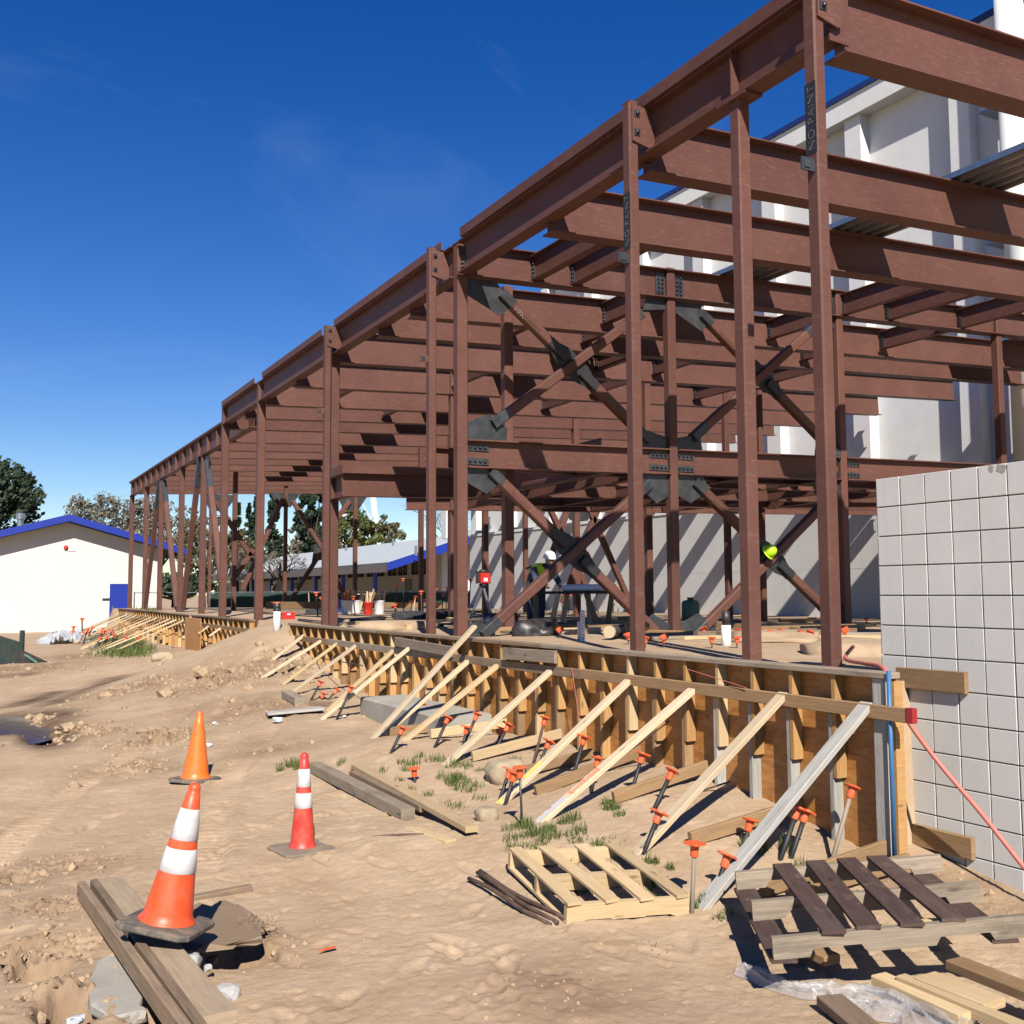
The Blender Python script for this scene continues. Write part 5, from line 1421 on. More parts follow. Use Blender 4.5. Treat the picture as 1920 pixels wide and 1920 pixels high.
# dark green temporary screen at the left edge
s0 = on(2, 1246); s1 = on(40, 1243)
tf = thing('temporary_screen', s0, 'dark green temporary screen panel with a leaning strut at the left edge', 'screen')
hz_ = at(36, 1182, Y=s1.y).z
MB().tube([V(s1.x, s1.y, s1.z - .1), V(s1.x, s1.y, hz_)], .06, 8).build('post', 'screen_dark', tf)
MB().tube([V(s1.x, s1.y, hz_ - .55), V(s1.x + .35, s1.y - .3, s1.z)], .035, 8).build('strut', 'green_plastic', tf)
MB().plate([V(s1.x - 3.2, s1.y, s1.z - .1), V(s1.x, s1.y, s1.z - .1), V(s1.x, s1.y, hz_ - .3), V(s1.x - .5, s1.y, hz_ - .12), V(s1.x - 3.2, s1.y, hz_ + .1)], (0, 1, 0), .02).build('screen_cloth', 'screen_dark', tf)
MB().plate([V(s1.x - .1, s1.y - .02, s1.z - .02), V(s1.x + .62, s1.y - .25, s1.z), V(s1.x - .05, s1.y - .05, hz_ - .45)], (0, 1, 0), .015).build('screen_cloth', 'black_plastic', tf)

# ------------------------------------------------------------------ trees
def foliage_tree(px, pyb, pyt, Y, wpx, label, leaf, shape='round', nleaf=5000, ls=.22, name='tree', bark='bark', dens=None, zb=None, cx=None):
    c = at(px, pyt, Y=Y); depth = float((np.array(c) - EYE) @ fw)
    base = V(c.x, Y, 0 if zb is None else zb); top = c.z; low = at(px, pyb, Y=Y).z; rad_ = wpx / 2 * depth / F_PX
    t = thing(name, base, label, 'tree')
    tr = MB(); H = top - base.z
    k = 10
    if shape == 'column':
        tr.tube([base, base + V(0, 0, H * .9)], .18, 7, .03)
    else:
        lean = V(random.uniform(-.3, .3), random.uniform(-.3, .3), 0)
        fork = base + V(0, 0, max(1.2, (low - base.z) * .9)) + lean * .3
        tr.tube([base - V(0, 0, .3), base.lerp(fork, .5) + lean * .1, fork], .26, 8, .18)
        for i in range(9):
            an = i * 2.4; r_ = rad_ * random.uniform(.45, .9); e = V(c.x + math.cos(an) * r_, Y + math.sin(an) * r_, low + (top - low) * random.uniform(.4, .92))
            md = fork.lerp(e, .5) + V(0, 0, .3 * random.uniform(-1, 1)); tr.tube([fork, md, e], .11, 5, .02)
    tr.build('trunk', bark, t, smooth=True)
    ctr = V(c.x, Y, (low + top) / 2); hz = (top - low) / 2
    # leaf clumps spread through the crown's volume
    rr = np.random.default_rng(int(px * 7 + pyt)); m = MB()
    ncl = max(16, nleaf // 60); cl_ = []
    for i in range(ncl):
        if shape == 'column':
            h = rr.random() ** .8; r_ = rad_ * (1 - h) ** .55 * (.35 + .65 * rr.random()); an = rr.random() * 6.283
            p = V(c.x + math.cos(an) * r_, Y + math.sin(an) * r_, low + h * (top - low)); cr_ = rad_ * .42 * (1.15 - h)
        else:
            while True:
                v = rr.random(3) * 2 - 1
                q = (v ** 2).sum()
                if q < 1 and q > .12: break
            f = 1.0 + .18 * math.sin(v[0] * 5 + px) * math.cos(v[1] * 4)
            p = V(c.x + v[0] * rad_ * f, Y + v[1] * rad_ * f, ctr.z + v[2] * hz * f * (1.0 if v[2] > 0 else .9)); cr_ = rad_ * rr.uniform(.13, .26)
        cl_.append((p, cr_))
    for i in range(nleaf):
        p, cr_ = cl_[rr.integers(ncl)]
        v = rr.normal(size=3); v /= np.linalg.norm(v) + 1e-6; v *= cr_ * rr.random() ** .4
        o_ = p + V(v[0], v[1], v[2] * (1.5 if shape == 'column' else .85))
        n_ = Vector(rr.normal(size=3)).normalized(); a_ = n_.orthogonal().normalized(); b_ = n_.cross(a_); s_ = ls * rr.uniform(.6, 1.35)
        w_ = s_ * rr.uniform(.35, .7)
        n0 = len(m.v); m.v += [tuple(o_ - a_ * s_), tuple(o_ + b_ * w_), tuple(o_ + a_ * s_), tuple(o_ - b_ * w_)]; m.face((n0, n0 + 1, n0 + 2, n0 + 3))
    m.build('crown', leaf, t, fix=False)
    return t
def bare_tree(px, pyb, pyt, Y, wpx, label, zb=0, levels=6, mat='twig', seed=1, r0_=.17, name='bare_tree'):
    c = at(px, pyt, Y=Y); depth = float((np.array(c) - EYE) @ fw); base = V(c.x, Y, zb); H = c.z - zb; rad_ = wpx / 2 * depth / F_PX
    t = thing(name, base, label, 'tree'); rr = np.random.default_rng(seed); tr, tw = MB(), MB()
    def grow(p, d, L, r_, lv):
        bend = Vector(rr.normal(size=3)) * .18; mid = p + d * L * .5 + bend * L * .3; e = p + (d + bend * .5).normalized() * L
        if lv > levels - 3: tw.tube([p, mid, e], max(r_, .011), 3, max(r_ * .6, .008), cap=False)
        else: tr.tube([p, mid, e], r_, 6, r_ * .68)
        if lv >= levels: return
        nb = 3 if lv < 2 else (3 if rr.random() < .6 else 2)
        for i in range(nb):
            ax = Vector(rr.normal(size=3)); side = d.cross(ax).normalized(); sp = rr.uniform(.45, .95)
            nd = (d * 1.0 + side * sp + V(0, 0, .10)).normalized()
            grow(p.lerp(e, rr.uniform(.7, 1)) if i else e, nd, L * rr.uniform(.62, .82), r_ * .62, lv + 1)
    grow(base, V(0, 0, 1), H * .30, r0_, 0)
    tr.build('trunk', 'bark', t, smooth=True); tag(tw.build('twigs', mat, t, fix=False), kind='stuff')
    # fit the height and spread
    zs_ = [v[2] for v in tw.v]; xs_ = [v[0] for v in tw.v]
    fz = H / max(.1, max(zs_) - zb); fx_ = 2 * rad_ / max(.1, np.percentile(xs_, 99) - np.percentile(xs_, 1)); t.scale = (fx_, fx_, fz)
    return t
foliage_tree(-25, 1010, 862, 78, 200, 'dark evergreen tree rising behind the cream building at the left edge', 'leaf_dark', nleaf=7500, ls=.22)
foliage_tree(205, 1020, 925, 95, 150, 'grey brown tree with thin foliage behind the cream roof, leftmost of the thin ones', 'leaf_grey', nleaf=4200, ls=.15)
foliage_tree(300, 1060, 930, 92, 150, 'grey brown tree with thin foliage behind the far end columns', 'leaf_grey', nleaf=4600, ls=.15)
foliage_tree(385, 1080, 965, 88, 130, 'olive tree behind the chevron braces of the far end', 'leaf_olive', nleaf=4200, ls=.16)
foliage_tree(440, 1080, 985, 90, 90, 'low olive tree below the two narrow cypresses', 'leaf_olive', nleaf=3200, ls=.2)
for (px, w_, pt, lab) in ((448, 13, 943, 'narrowest dark cypress, leftmost of the group'), (467, 22, 944, 'slim dark cypress, second from left'), (480, 26, 925, 'tall dark cypress partly hidden by a column'), (513, 42, 900, 'broad dark cypress right of the twin columns')):
    foliage_tree(px, 1075, pt, 100, w_, lab, 'leaf_cypress', 'column', 3200, .2, name='cypress')
foliage_tree(588, 1045, 890, 96, 75, 'large dark conifer beside the paired columns', 'leaf_cypress', 'round', 6500, .22, name='conifer')
foliage_tree(662, 1050, 955, 128, 110, 'bright olive green tree above the grey roof', 'leaf_bright', nleaf=4200, ls=.27)
foliage_tree(718, 1045, 968, 130, 80, 'silvery olive shrub tree at the right above the grey roof', 'leaf_olive', nleaf=2800, ls=.25)
foliage_tree(560, 1060, 985, 125, 70, 'grey bushy tree left of the grey roof', 'leaf_grey', nleaf=2800, ls=.22)
bare_tree(515, 1100, 1030, 52, 105, 'small bare pale tree in front of the classroom roof', .9, 6, seed=4, r0_=.10)
bare_tree(420, 1100, 1000, 60, 100, 'bare grey tree behind the far end braces', .5, 6, seed=8, r0_=.12)
bare_tree(828, 1060, 912, 140, 150, 'tall leafless tree above the classroom ridge', 1, 7, seed=11, r0_=.22)
foliage_tree(330, 1120, 1085, 75, 160, 'low dark hedge trees behind the green screen fence', 'leaf_dark', nleaf=3000, ls=.22)
# water tower legs far away
wt = thing('water_tower', at(670, 990, Y=260), 'white lattice legs of a distant water tower', 'water tower')
wt.location.z = 0
pl = [((643, 985), (650, 760)), ((668, 985), (669, 760)), ((706, 990), (680, 760))]
for (b, t_) in pl:
    B, T = at(*b, Y=260), at(*t_, Y=260); d = (B - T); MB().tube([B + d * .6, T], .85 if b[0] > 690 else .65, 8).build('leg', 'fascia_white', wt)
for (b, t_) in (((645, 975), (668, 925)), ((668, 970), (648, 930)), ((672, 930), (702, 985))):
    MB().tube([at(*b, Y=260), at(*t_, Y=260)], .12, 5).build('tie_rod', 'fascia_white', wt)
c_ = at(668, 740, Y=260); MB().lathe(V(c_.x, 260, c_.z - 2), (0, 0, 1), [(2, 0), (7.5, 3), (8.5, 8), (7.5, 12), (.6, 15)], 24).build('tank', 'fascia_white', wt, smooth=True)

# ------------------------------------------------------------------ things on the building pad
def lath(base, prof, n=14): return MB().lathe(base, (0, 0, 1), prof, n)
def pad(px, py, z=None):
    zz = .99
    p = at(px, py, Z=zz)
    for _ in range(4): p = at(px, py, Z=gz(p.x, p.y) + .0)
    return p
p = on(519, 1181); hz_ = at(519, 1128, Y=p.y).z - p.z
pp = thing('pipe_stub', p, 'white wrapped pipe stub with black and orange top on the dirt ramp', 'pipe')
MB().tube([p - V(0, 0, .1), p + V(0, 0, hz_ * .72)], .065, 14).build('wrapped_pipe', 'white_pvc', pp, smooth=True)
lath(p + V(0, 0, hz_ * .66), [(.068, 0), (.07, .02), (.07, hz_ * .1), (.066, hz_ * .1)]).build('band', 'black_plastic', pp, smooth=True)
lath(p + V(0, 0, hz_ * .72), [(.06, 0), (.062, hz_ * .1), (.06, hz_ * .22)]).build('coupling', 'black_plastic', pp, smooth=True)
lath(p + V(0, 0, hz_ * .9), [(.055, 0), (.058, .02), (.05, hz_ * .08)]).build('plug', 'cap_orange', pp, smooth=True)
p = pad(539, 1161); cb = thing('toolbox', p, 'red cooler box on the pad beside the white pipe stub', 'cooler')
MB().box(p + V(-.15, -.10, .0), p + V(.15, .10, .12), .012).build('body', 'red_paint', cb); MB().box(p + V(-.158, -.108, .122), p + V(.158, .108, .165), .012).build('lid', 'red_paint', cb); MB().box(p + V(-.04, -.113, .10), p + V(.04, -.1085, .135), .002).build('label_plate', 'paper', cb)
def bucket(px, py, mat, label, stakes=True, s_=1.0):
    p = pad(px, py); b = thing('bucket', p, label, 'bucket', 'buckets of stakes on the pad')
    lath(p, [(.13 * s_, 0), (.135 * s_, .02), (.155 * s_, .36 * s_), (.165 * s_, .37 * s_), (.165 * s_, .40 * s_), (.15 * s_, .40 * s_)], 18).build('pail', mat, b, smooth=True)
    if stakes:
        for i in range(11):
            a = p + V(random.uniform(-.1, .1), random.uniform(-.1, .1), .1); e = a + V(random.uniform(-.2, .2), random.uniform(-.1, .1), random.uniform(.42, .62))
            MB().bar(a, e, .04, .03, (0, 1, 0), .002).build('stake', random.choice(['wood_pale', 'wood_new', 'cap_orange', 'wood_brown']), b)
bucket(634, 1148, 'bucket_blue', 'dark blue bucket next to the paired columns', False, 1.1); bucket(650, 1152, 'bucket_white', 'white bucket stuffed with stakes, left one'); bucket(668, 1150, 'bucket_white', 'white bucket stuffed with stakes behind clear jugs'); bucket(690, 1153, 'red_paint', 'red bucket with sticks between the white buckets', True, .9); bucket(711, 1152, 'bucket_white', 'white bucket stuffed with stakes, right one')
# work table with boards
def table(pl_, pr_, ztop_, label, legs=4, depth=.7, topmat='wood_new', sag=0):
    a, b = pad(*pl_), pad(*pr_); t = thing('work_table', a.lerp(b, .5), label, 'table')
    zt_ = ztop_; u = (b - a); u.z = 0; u.normalize(); w = V(-u.y, u.x, 0)
    MB().bar(V(a.x, a.y, zt_), V(b.x, b.y, zt_), depth, .04, (0, 0, 1), .003).build('table_top', topmat, t)
    for f in (.12, .88):
        for s_ in (-.35, .35):
            q_ = a.lerp(b, f) + w * depth * s_; MB().bar(V(q_.x + s_ * .2, q_.y + s_ * .3, gz(q_.x, q_.y) - .02), V(q_.x, q_.y, zt_ - .02), .08, .05, (0, 1, 0), .003).build('leg', 'wood_old', t)
    return t
table((668, 1140), (782, 1140), at(720, 1113, Z=1.55).z, 'light plywood table loaded with gear near the buckets', topmat='wood_pale')
# plan table in the middle with rolled drawings
pa, pb = pad(1012, 1172), pad(1142, 1174)
tp = thing('plan_table', pa.lerp(pb, .5), 'rough plan table with rolled drawings behind the lower cross brace', 'table')
zt2 = 1.62; u = (pb - pa); u.z = 0; u.normalize(); w = V(-u.y, u.x, 0)
MB().bar(V(pa.x, pa.y, zt2 - .03), V(pb.x, pb.y, zt2 - .03), .9, .05, (0, 0, 1), .003).build('table_top', 'dark_cloth', tp)
for f, s_ in ((.08, -.4), (.3, .35), (.42, -.45), (.62, .3), (.8, -.4), (.95, .35)):
    q_ = pa.lerp(pb, f) + w * s_; e = q_ + u * (random.uniform(-.25, .25)) ; MB().bar(V(e.x, e.y, gz(e.x, e.y) - .03), V(q_.x, q_.y, zt2 - .05), .09, .05, (0, 1, 0), .003).build('leg', random.choice(['wood_pale', 'wood_old', 'wood_old']), tp)
for i in range(4):
    q_ = pa.lerp(pb, .42) + w * (-.25 + .12 * i); q_.z = zt2 + .05 + .012 * (i % 2)
    o = MB().tube([q_, q_ + u * .85 + w * .03 * i], .055, 12).build('drawing_roll', 'paper', smooth=True); tag(o, ['nearest', 'second', 'third', 'farthest'][i] + ' roll of drawings on the plan table', 'drawing roll', 'rolled drawings on the plan table')
# laser level on a tripod
p = pad(906, 1160); lv = thing('laser_level', p, 'red and black laser level on an aluminium tripod', 'laser level')
ph = at(906, 1098, Y=p.y).z; hd = V(p.x, p.y, ph)
for (dx, dy) in ((-.3, .1), (.33, .15), (.05, -.35)): MB().bar(V(p.x + dx, p.y + dy, gz(p.x, p.y)), hd, .05, .03, (0, 1, 0), .004).build('tripod_leg', 'bright_steel', lv)
lath(hd - V(0, 0, .02), [(.09, 0), (.1, .03), (.1, .06), (.06, .07)]).build('tripod_head', 'black_plastic', lv, smooth=True)
s_ = .13; MB().box(hd + V(-s_, -s_, .06), hd + V(s_, s_, .30), .03).build('housing', 'red_paint', lv)
for sx in (-1, 1): MB().bar(hd + V(sx * s_ * 1.2, 0, .05), hd + V(sx * s_ * 1.2, 0, .34), .05, .1, (0, 1, 0), .01).build('bumper', 'black_plastic', lv)
MB().box(hd + V(-.05, -s_ - .012, .1), hd + V(.05, -s_ - .001, .18), .002).build('label_plate', 'paper', lv); lath(hd + V(0, 0, .30), [(.1, 0), (.1, .05), (.06, .08)]).build('rotor_cover', 'black_plastic', lv, smooth=True)
# green bin, corrugated tie-down tube, small pipes
p = pad(1295, 1165); gb = thing('gas_bottle', p, 'dark green plastic drum against the grey wall', 'drum'); hg = at(1295, 1120, Y=p.y).z - p.z
lath(p, [(.17, 0), (.2, .05), (.2, hg * .75), (.17, hg * .86), (.07, hg * .9)], 18).build('body', 'green_plastic', gb, smooth=True); lath(p + V(0, 0, hg * .9), [(.07, 0), (.075, hg * .1)], 12).build('lid', 'black_plastic', gb)
for i, (px, py, h, lab) in enumerate(((1093, 1206, 62, 'taller coiled steel anchor sleeve behind the formwork top'), (1087, 1205, 40, 'shorter coiled steel anchor sleeve behind the formwork top'))):
    p = at(px, py, Z=.98); hh = at(px, py - h, Y=p.y).z - p.z
    tag(lath(p - V(0, 0, .1), [(.028 + .004 * (k % 2), k * (hh + .1) / 28) for k in range(29)], 10).build('anchor_sleeve', 'bright_steel'), lab, 'anchor sleeve', 'anchor sleeves')
p = pad(1362, 1210); pz_ = at(1362, 1172, Y=p.y).z
ps = thing('pipe_stub', p, 'white wrapped pipe stub between the two nearest thick columns', 'pipe'); MB().tube([p - V(0, 0, .1), V(p.x, p.y, pz_)], .055, 12).build('wrapped_pipe', 'white_pvc', ps, smooth=True); MB().tube([V(p.x, p.y, pz_ - .01), V(p.x, p.y, pz_ + .16)], .045, 12).build('coupling', 'black_plastic', ps, smooth=True)
a, b = pad(1143, 1200), pad(1190, 1192)
pv = thing('pipe_length', a, 'black pipe with a cream end lying behind the formwork top', 'pipe'); MB().tube([a + V(0, 0, .1), b + V(.6, .6, .1)], .075, 14).build('pipe', 'black_plastic', pv, smooth=True); MB().tube([a + V(-.012, -.01, .1), a + V(.02, .02, .1)], .078, 14).build('end_cap', 'wood_pale', pv)
p = at(1440, 1030, Y=YB - .14); hm = thing('hard_hat', p, 'lime green cap hung on the brace joint of the second bay', 'hat')
bm_ = MB().lathe(p - V(.0, .0, .05), V(.25, -.75, .45), [(.10, 0), (.105, .02), (.10, .07), (.075, .12), (.03, .15)], 18); bm_.build('crown', 'lime', hm, smooth=True)
MB().lathe(p - V(.0, .0, .05), V(.25, -.75, .45), [(.10, -.006), (.13, -.004), (.13, .004), (.10, .01)], 18).build('brim', 'lime', hm, smooth=True)
# orange marker caps and boards scattered over the pad
k = 0
for (px, py) in ((1040, 1168), (1015, 1163), (1093, 1165), (1105, 1153), (1170, 1172), (972, 1165), (1135, 1165), (1180, 1158), (1320, 1195), (1385, 1196), (1335, 1215), (1382, 1215), (1465, 1198), (1503, 1202), (1520, 1203), (1585, 1197), (1050, 1196), (968, 1192), (1245, 1214), (1178, 1208), (1030, 1178), (1210, 1215), (1445, 1200), (1625, 1170)):
    p = pad(px, py); st_ = thing('marker_cap', p, 'small square orange safety cap on a bar stub on the pad', 'safety cap', 'orange caps on the pad')
    MB().tube([p - V(0, 0, .1), p + V(0, 0, .1)], .008, 5).build('bar_stub', 'rusty_bar', st_)
    s_ = .055; a_ = random.uniform(0, 1.5); c1, s1_ = math.cos(a_) * s_, math.sin(a_) * s_; z = .11; tl = random.uniform(-.05, .05)
    m = MB().plate([p + V(c1, s1_, z + tl), p + V(-s1_, c1, z), p + V(-c1, -s1_, z - tl), p + V(s1_, -c1, z)], V(tl, -.4, 1), .02); m.lathe(p + V(0, 0, .05), (0, 0, 1), [(.022, 0), (.026, .05)], 8)
    m.build('safety_cap', 'cap_orange', st_)
for (px, py, h) in ((690, 1145, 34), (740, 1148, 50), (757, 1147, 60), (775, 1150, 30), (828, 1150, 34), (835, 1152, 48), (812, 1146, 40), (880, 1150, 62), (620, 1142, 36), (607, 1140, 40), (580, 1140, 45), (560, 1140, 30), (1065, 1150, 35), (1150, 1150, 40), (1022, 1145, 30)) + tuple((random.uniform(560, 870) if i % 2 else random.uniform(890, 1170), random.uniform(1138, 1156), random.uniform(18, 48)) for i in range(26)):
    p = pad(px, py); q_ = at(px + random.uniform(-6, 6), py - h, Y=p.y); st_ = thing('form_stake', p, 'slim stake with an orange cap standing on the building pad', 'stake', 'slim stakes on the pad')
    MB().tube([p, q_], .018, 6).build('shaft', random.choice(['rusty_bar', 'black_steel', 'wood_pale']), st_); d = (q_ - p).normalized(); MB().lathe(q_ - d * .05, d, [(.035, 0), (.038, .06), (.075, .075), (.07, .1)], 10).build('safety_cap', 'cap_orange', st_)
bn = 0
for i in range(54):
    px = random.uniform(545, 1600); py = random.uniform(1142, 1190) if px < 1200 else random.uniform(1165, 1200)
    if 1190 < px < 1270: continue
    p = pad(px, py); an = random.choice([0, 0, 1.57, random.uniform(0, 3)]); L = random.uniform(.8, 2.6); d = V(math.cos(an), math.sin(an), 0) * L / 2
    if p.x - abs(d.x) < 6.15: continue
    h = random.choice([.04, .09, .09]); o = MB().bar(p - d + V(0, 0, h / 2), p + d + V(0, 0, h / 2), .09, h, (0, 0, 1), .004).build('timber_board', random.choice(['wood_old', 'wood_brown', 'wood_new', 'wood_grey']))
    tag(o, 'loose timber lying flat on the building pad', 'board', 'loose timbers on the pad')
for i, (pts_) in enumerate([[(560, 1165), (640, 1172), (700, 1168), (780, 1172), (840, 1165)], [(600, 1178), (680, 1180), (760, 1172), (830, 1175)], [(890, 1180), (960, 1172), (1000, 1185), (1040, 1172), (1130, 1180)], [(1380, 1185), (1440, 1178), (1500, 1185), (1560, 1180), (1640, 1175)]]):
    pts3 = [pad(x, y) + V(0, 0, .03) for x, y in pts_]
    tag(MB().tube(smooth_path(pts3), .03, 7).build('conduit', 'black_plastic', smooth=True), ['long black conduit curving over the left of the pad', 'black conduit nearest the left end of the near formwork', 'black conduit under the lower cross brace', 'black conduit near the block wall'][i], 'conduit')
# stacked ledger timbers at the back of the pad
for (pl_, pr_, lab) in (((500, 1142), (600, 1141), 'long ledger timber below the green screen at left'), ((720, 1140), (850, 1141), 'long ledger timber below the green screen near the middle')):
    a, b = pad(*pl_), pad(*pr_); lumber(a + V(0, 0, .15), b + V(0, 0, .15), .1, .28, 'wood_brown', lab, 'ledger timbers at the back of the pad')

for i, (px, py, rx, ry, h, mt, lab, nm) in enumerate(((745, 1180, .9, .5, .16, 'dirt', 'low mound of sandy soil behind the near formwork left of the thick column', 'soil_heap'), (1610, 1225, .7, .6, .14, 'dirt', 'low soil mound beside the hose at the block wall', 'soil_heap'), (1455, 1200, .9, .6, .12, 'dirt', 'low soil mound between the two nearest thick columns', 'soil_heap'),
        (1005, 1192, .38, .3, .26, 'black_plastic', 'black tarp heap behind the formwork below the cross brace', 'tarp_heap'), (1560, 1172, .7, .4, .14, 'black_plastic', 'flat black tarp near the foot of the grey wall', 'tarp_heap'), (940, 1168, .5, .3, .22, 'jeans', 'dark blue tarp bundle beside the laser level', 'tarp_heap'), (770, 1160, .6, .3, .2, 'dark_cloth', 'dark tool pile among the stakes left of the thick column', 'tool_pile'), (1340, 1172, .8, .3, .13, 'black_plastic', 'black sheeting strip near the green drum', 'tarp_heap'), (1120, 1168, .9, .3, .14, 'black_plastic', 'black sheeting behind the plan table', 'tarp_heap'), (690, 1165, 1.2, .25, .1, 'black_plastic', 'black hose coil in front of the buckets', 'tarp_heap'), (820, 1160, .9, .3, .2, 'dark_cloth', 'dark gear pile left of the thick braced column', 'tool_pile'), (1060, 1188, .8, .3, .08, 'black_plastic', 'flat black liner behind the formwork top near the anchor sleeves', 'tarp_heap'), (1500, 1180, .9, .3, .1, 'black_plastic', 'flat black liner between the two nearest thick columns', 'tarp_heap'), (600, 1152, 1.0, .3, .16, 'dark_cloth', 'dark gear pile left of the paired columns', 'tool_pile'))):
    p = pad(px, py); rock(nm, p + V(0, 0, h * .1), rx, ry, h, mt, lab, 'heap', 60 + i, random.random(), 3, .3)
# worker bending over the plan table
wp_ = pa.lerp(pb, .12) + w * 1.15; wz = gz(wp_.x, wp_.y)
def skin_body(name, pts, edges, radii, mat, parent):
    me = bpy.data.meshes.new(name); o_ = parent.location
    me.from_pydata([tuple(Vector(p) - o_) for p in pts], edges, []); ob = bpy.data.objects.new(name, me); COL.objects.link(ob); ob.parent = parent
    md = ob.modifiers.new('skin', 'SKIN'); ob.modifiers.new('sub', 'SUBSURF').levels = 2; ob.modifiers['sub'].render_levels = 2
    for i, r_ in enumerate(radii): me.skin_vertices[0].data[i].radius = (r_, r_) if not isinstance(r_, tuple) else r_
    me.skin_vertices[0].data[0].use_root = True
    me.materials.append(MAT[mat]); return ob
rt2 = V(rt[0], rt[1], 0).normalized(); fw2 = V(fw[0], fw[1], 0).normalized()
fdir = (rt2 * .45 - fw2 * .89).normalized(); sd = V(-fdir.y, fdir.x, 0)
hx = at(1004, 1075, Y=wp_.y); wp_ = V(hx.x, hx.y, 0); wz = gz(wp_.x, wp_.y)
hip = V(wp_.x, wp_.y, wz + .86)
wk = thing('person', V(wp_.x, wp_.y, wz), 'person in a yellow vest and white hard hat leaning over the plan table', 'person')
head = V(hip.x, hip.y, 0) + fdir * .52; head.z = hip.z + .24
chest = hip.lerp(head, .62) ; neck = hip.lerp(head, .82)
pts = [hip, hip.lerp(chest, .5), chest, neck, chest + sd * .2, chest - sd * .2, chest + sd * .24 + fdir * .18 - V(0, 0, .25), chest - sd * .24 + fdir * .18 - V(0, 0, .25), chest + sd * .18 + fdir * .42 - V(0, 0, .3), chest - sd * .18 + fdir * .42 - V(0, 0, .3),
       hip + sd * .1 - V(0, 0, .08), hip - sd * .1 - V(0, 0, .08), hip + sd * .12 - V(0, 0, .45), hip - sd * .12 - V(0, 0, .45), hip + sd * .12 - V(0, 0, .84), hip - sd * .12 - V(0, 0, .84), hip + sd * .12 - V(0, 0, .87) + fdir * .16, hip - sd * .12 - V(0, 0, .87) + fdir * .16, neck + fdir * .05 + V(0, 0, .05)]
edges = [(0, 1), (1, 2), (2, 3), (2, 4), (2, 5), (4, 6), (5, 7), (6, 8), (7, 9), (0, 10), (0, 11), (10, 12), (11, 13), (12, 14), (13, 15), (14, 16), (15, 17), (3, 18)]
skin_body('body', pts, edges, [.16, .16, .17, .07, .085, .085, .055, .055, .045, .045, .12, .12, .085, .085, .06, .06, .05, .05, .06], 'jeans', wk)
vp = [hip + V(0, 0, .06), hip.lerp(chest, .5), chest, chest + sd * .17, chest - sd * .17, neck - fdir * .03]
skin_body('vest', vp, [(0, 1), (1, 2), (2, 3), (2, 4), (2, 5)], [.21, .215, .225, .14, .14, .11], 'vest', wk)
for s__ in (-1, 1): MB().tube([hip + sd * s__ * .11 + V(0, 0, .2) - fdir * .16, chest + sd * s__ * .1 - fdir * .16 + V(0, 0, .10)], .022, 6).build('vest_stripe', 'black_plastic', wk)
hc = neck + fdir * .13 + V(0, 0, .14)
skin_body('head', [hc - V(0, 0, .10), hc, hc + V(0, 0, .09)], [(0, 1), (1, 2)], [.07, .092, .08], 'skin', wk)
MB().lathe(hc + V(0, 0, .035), V(fdir.x * .25, fdir.y * .25, 1), [(.125, 0), (.128, .012), (.118, .02), (.112, .07), (.08, .12), (.02, .145)], 20).build('hard_hat', 'helmet', wk, smooth=True)
for s__ in (-1, 1):
    hp_ = pts[8 if s__ > 0 else 9]
    skin_body('hand', [hp_, hp_ + fdir * .07, hp_ + fdir * .13 + sd * .025, hp_ + fdir * .14, hp_ + fdir * .13 - sd * .025, hp_ + fdir * .06 - sd * s__ * .06], [(0, 1), (1, 2), (1, 3), (1, 4), (0, 5)], [.04, .035, .012, .012, .012, .012], 'skin', wk)

# ------------------------------------------------------------------ grass and clods
gr = MB(); rr = np.random.default_rng(5)
def tuft(x, y, n, h, sp):
    for i in range(n):
        a = rr.random() * 6.283; r_ = sp * rr.random() ** .6; bx, by = x + math.cos(a) * r_, y + math.sin(a) * r_; z = gzr(bx, by) - .01
        hh = h * rr.uniform(.4, 1.1); t = rr.random() * 6.283; ln = hh * rr.uniform(.15, .8); w_ = rr.uniform(.0015, .0035) * (1 if y < 14 else 3); dx, dy = math.cos(t), math.sin(t)
        n0 = len(gr.v); ox, oy = -dy * w_, dx * w_
        gr.v += [(bx - ox, by - oy, z), (bx + ox, by + oy, z), (bx + dx * ln * .4 + ox * .8, by + dy * ln * .4 + oy * .8, z + hh * .62), (bx + dx * ln * .4 - ox * .8, by + dy * ln * .4 - oy * .8, z + hh * .62), (bx + dx * ln, by + dy * ln, z + hh)]
        gr.face((n0, n0 + 1, n0 + 2, n0 + 3)); gr.face((n0 + 3, n0 + 2, n0 + 4))
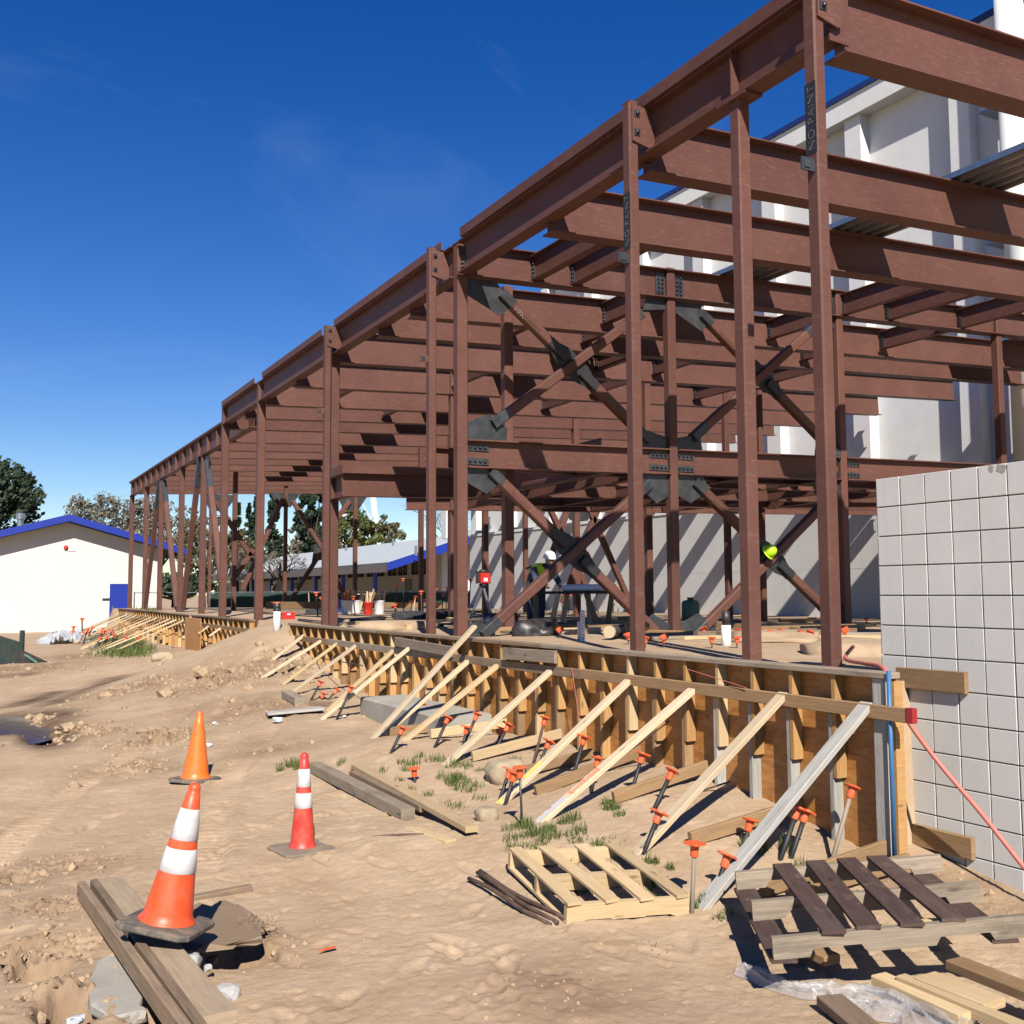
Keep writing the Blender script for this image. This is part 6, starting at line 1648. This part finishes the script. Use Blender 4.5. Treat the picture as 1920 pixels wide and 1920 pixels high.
for (px, py, n, h, sp, k) in ((1010, 1560, 60, .09, .12, 9), (965, 1575, 50, .07, .13, 6), (1075, 1570, 50, .06, .1, 4), (1140, 1515, 50, .07, .09, 5), (1230, 1610, 40, .07, .05, 3), (840, 1465, 50, .09, .13, 7), (870, 1490, 40, .07, .13, 6), (820, 1430, 40, .10, .12, 5), (790, 1430, 40, .09, .1, 3), (530, 1440, 45, .12, .07, 2), (560, 1440, 40, .13, .06, 2), (725, 1440, 35, .08, .1, 3),
                              (855, 1510, 30, .05, .12, 4), (1325, 1700, 40, .08, .05, 3), (1410, 1600, 24, .10, .05, 2), (1490, 1610, 30, .12, .08, 3), (1180, 1660, 40, .08, .12, 4), (1090, 1660, 40, .06, .12, 4), (1100, 1590, 30, .05, .2, 3), (900, 1440, 30, .06, .1, 3), (945, 1420, 30, .06, .1, 2), (1700, 1650, 20, .05, .06, 1), (1210, 1620, 20, .1, .05, 1), (760, 1470, 30, .07, .1, 2), (660, 1440, 24, .07, .08, 2), (1120, 1720, 24, .03, .2, 2), (1360, 1720, 30, .06, .08, 2)):
    c = on(px, py)
    for i in range(k): tuft(c.x + rr.normal() * sp * .8, c.y + rr.normal() * sp * 1.4, n, h, sp * .55)
for i in range(150):
    px = rr.uniform(160, 275); py = rr.uniform(1195, 1232) if px > 190 else rr.uniform(1190, 1205)
    c = on(px, py); tuft(c.x, c.y, 24, .22, .4)
tag(gr.build('grass', 'grass_blade', fix=False), 'sparse green grass and weeds growing through the dirt', kind='stuff')
# splinters and dry straw round the broken plywood
sp_ = MB(); c = at(485, 1735, Z=-.13)
for i in range(60):
    a = c + V(rr.normal() * .05, rr.normal() * .06, 0); t = rr.random() * 6.28; d = V(math.cos(t) * .05, math.sin(t) * .05, rr.uniform(-.03, .06)); sp_.tube([a, a + d], .0018, 3, .001, cap=False)
tag(sp_.build('straw', 'straw', fix=False), 'dry splinters and straw at the broken edge of the plywood scrap', kind='stuff')
cd = MB()
ico = bmesh.new(); bmesh.ops.create_icosphere(ico, subdivisions=1, radius=1); iv = [v.co.copy() for v in ico.verts]; iff = [[v.index for v in f.verts] for f in ico.faces]; ico.free()
def clods(n, fx_, size):
    for i in range(n):
        x, y, sc = fx_()
        s_ = size * rr.uniform(.3, 1.0) ** 1.8 * sc * (2.4 if rr.random() < .10 else 1.0); z = gzr(x, y); n0 = len(cd.v); sx, sy, sz_ = s_ * rr.uniform(.7, 1.3), s_ * rr.uniform(.7, 1.3), s_ * rr.uniform(.5, .9)
        for v in iv:
            j = rr.uniform(.72, 1.2); cd.v.append((x + v.x * sx * j, y + v.y * sy * j, z + v.z * sz_ * j - sz_ * .05))
        for f in iff: cd.face([n0 + q for q in f])
def in_rough():
    cx, cy, r_, a = ROUGH[rr.integers(len(ROUGH))]; d = math.hypot(cx, cy)
    return cx + rr.normal() * r_ * .8, cy + rr.normal() * r_ * .8, (.6 + a * 8) * min(2.0, max(.8, d / 9))
clods(1500, in_rough, .026)
clods(2200, lambda: (rr.uniform(-.2, 4.9), 2.6 + rr.random() ** 1.5 * 11, 1.0), .0075)
tag(cd.build('dirt_clods', 'clod', fix=False), 'scattered clods and pebbles of dry soil', kind='stuff')
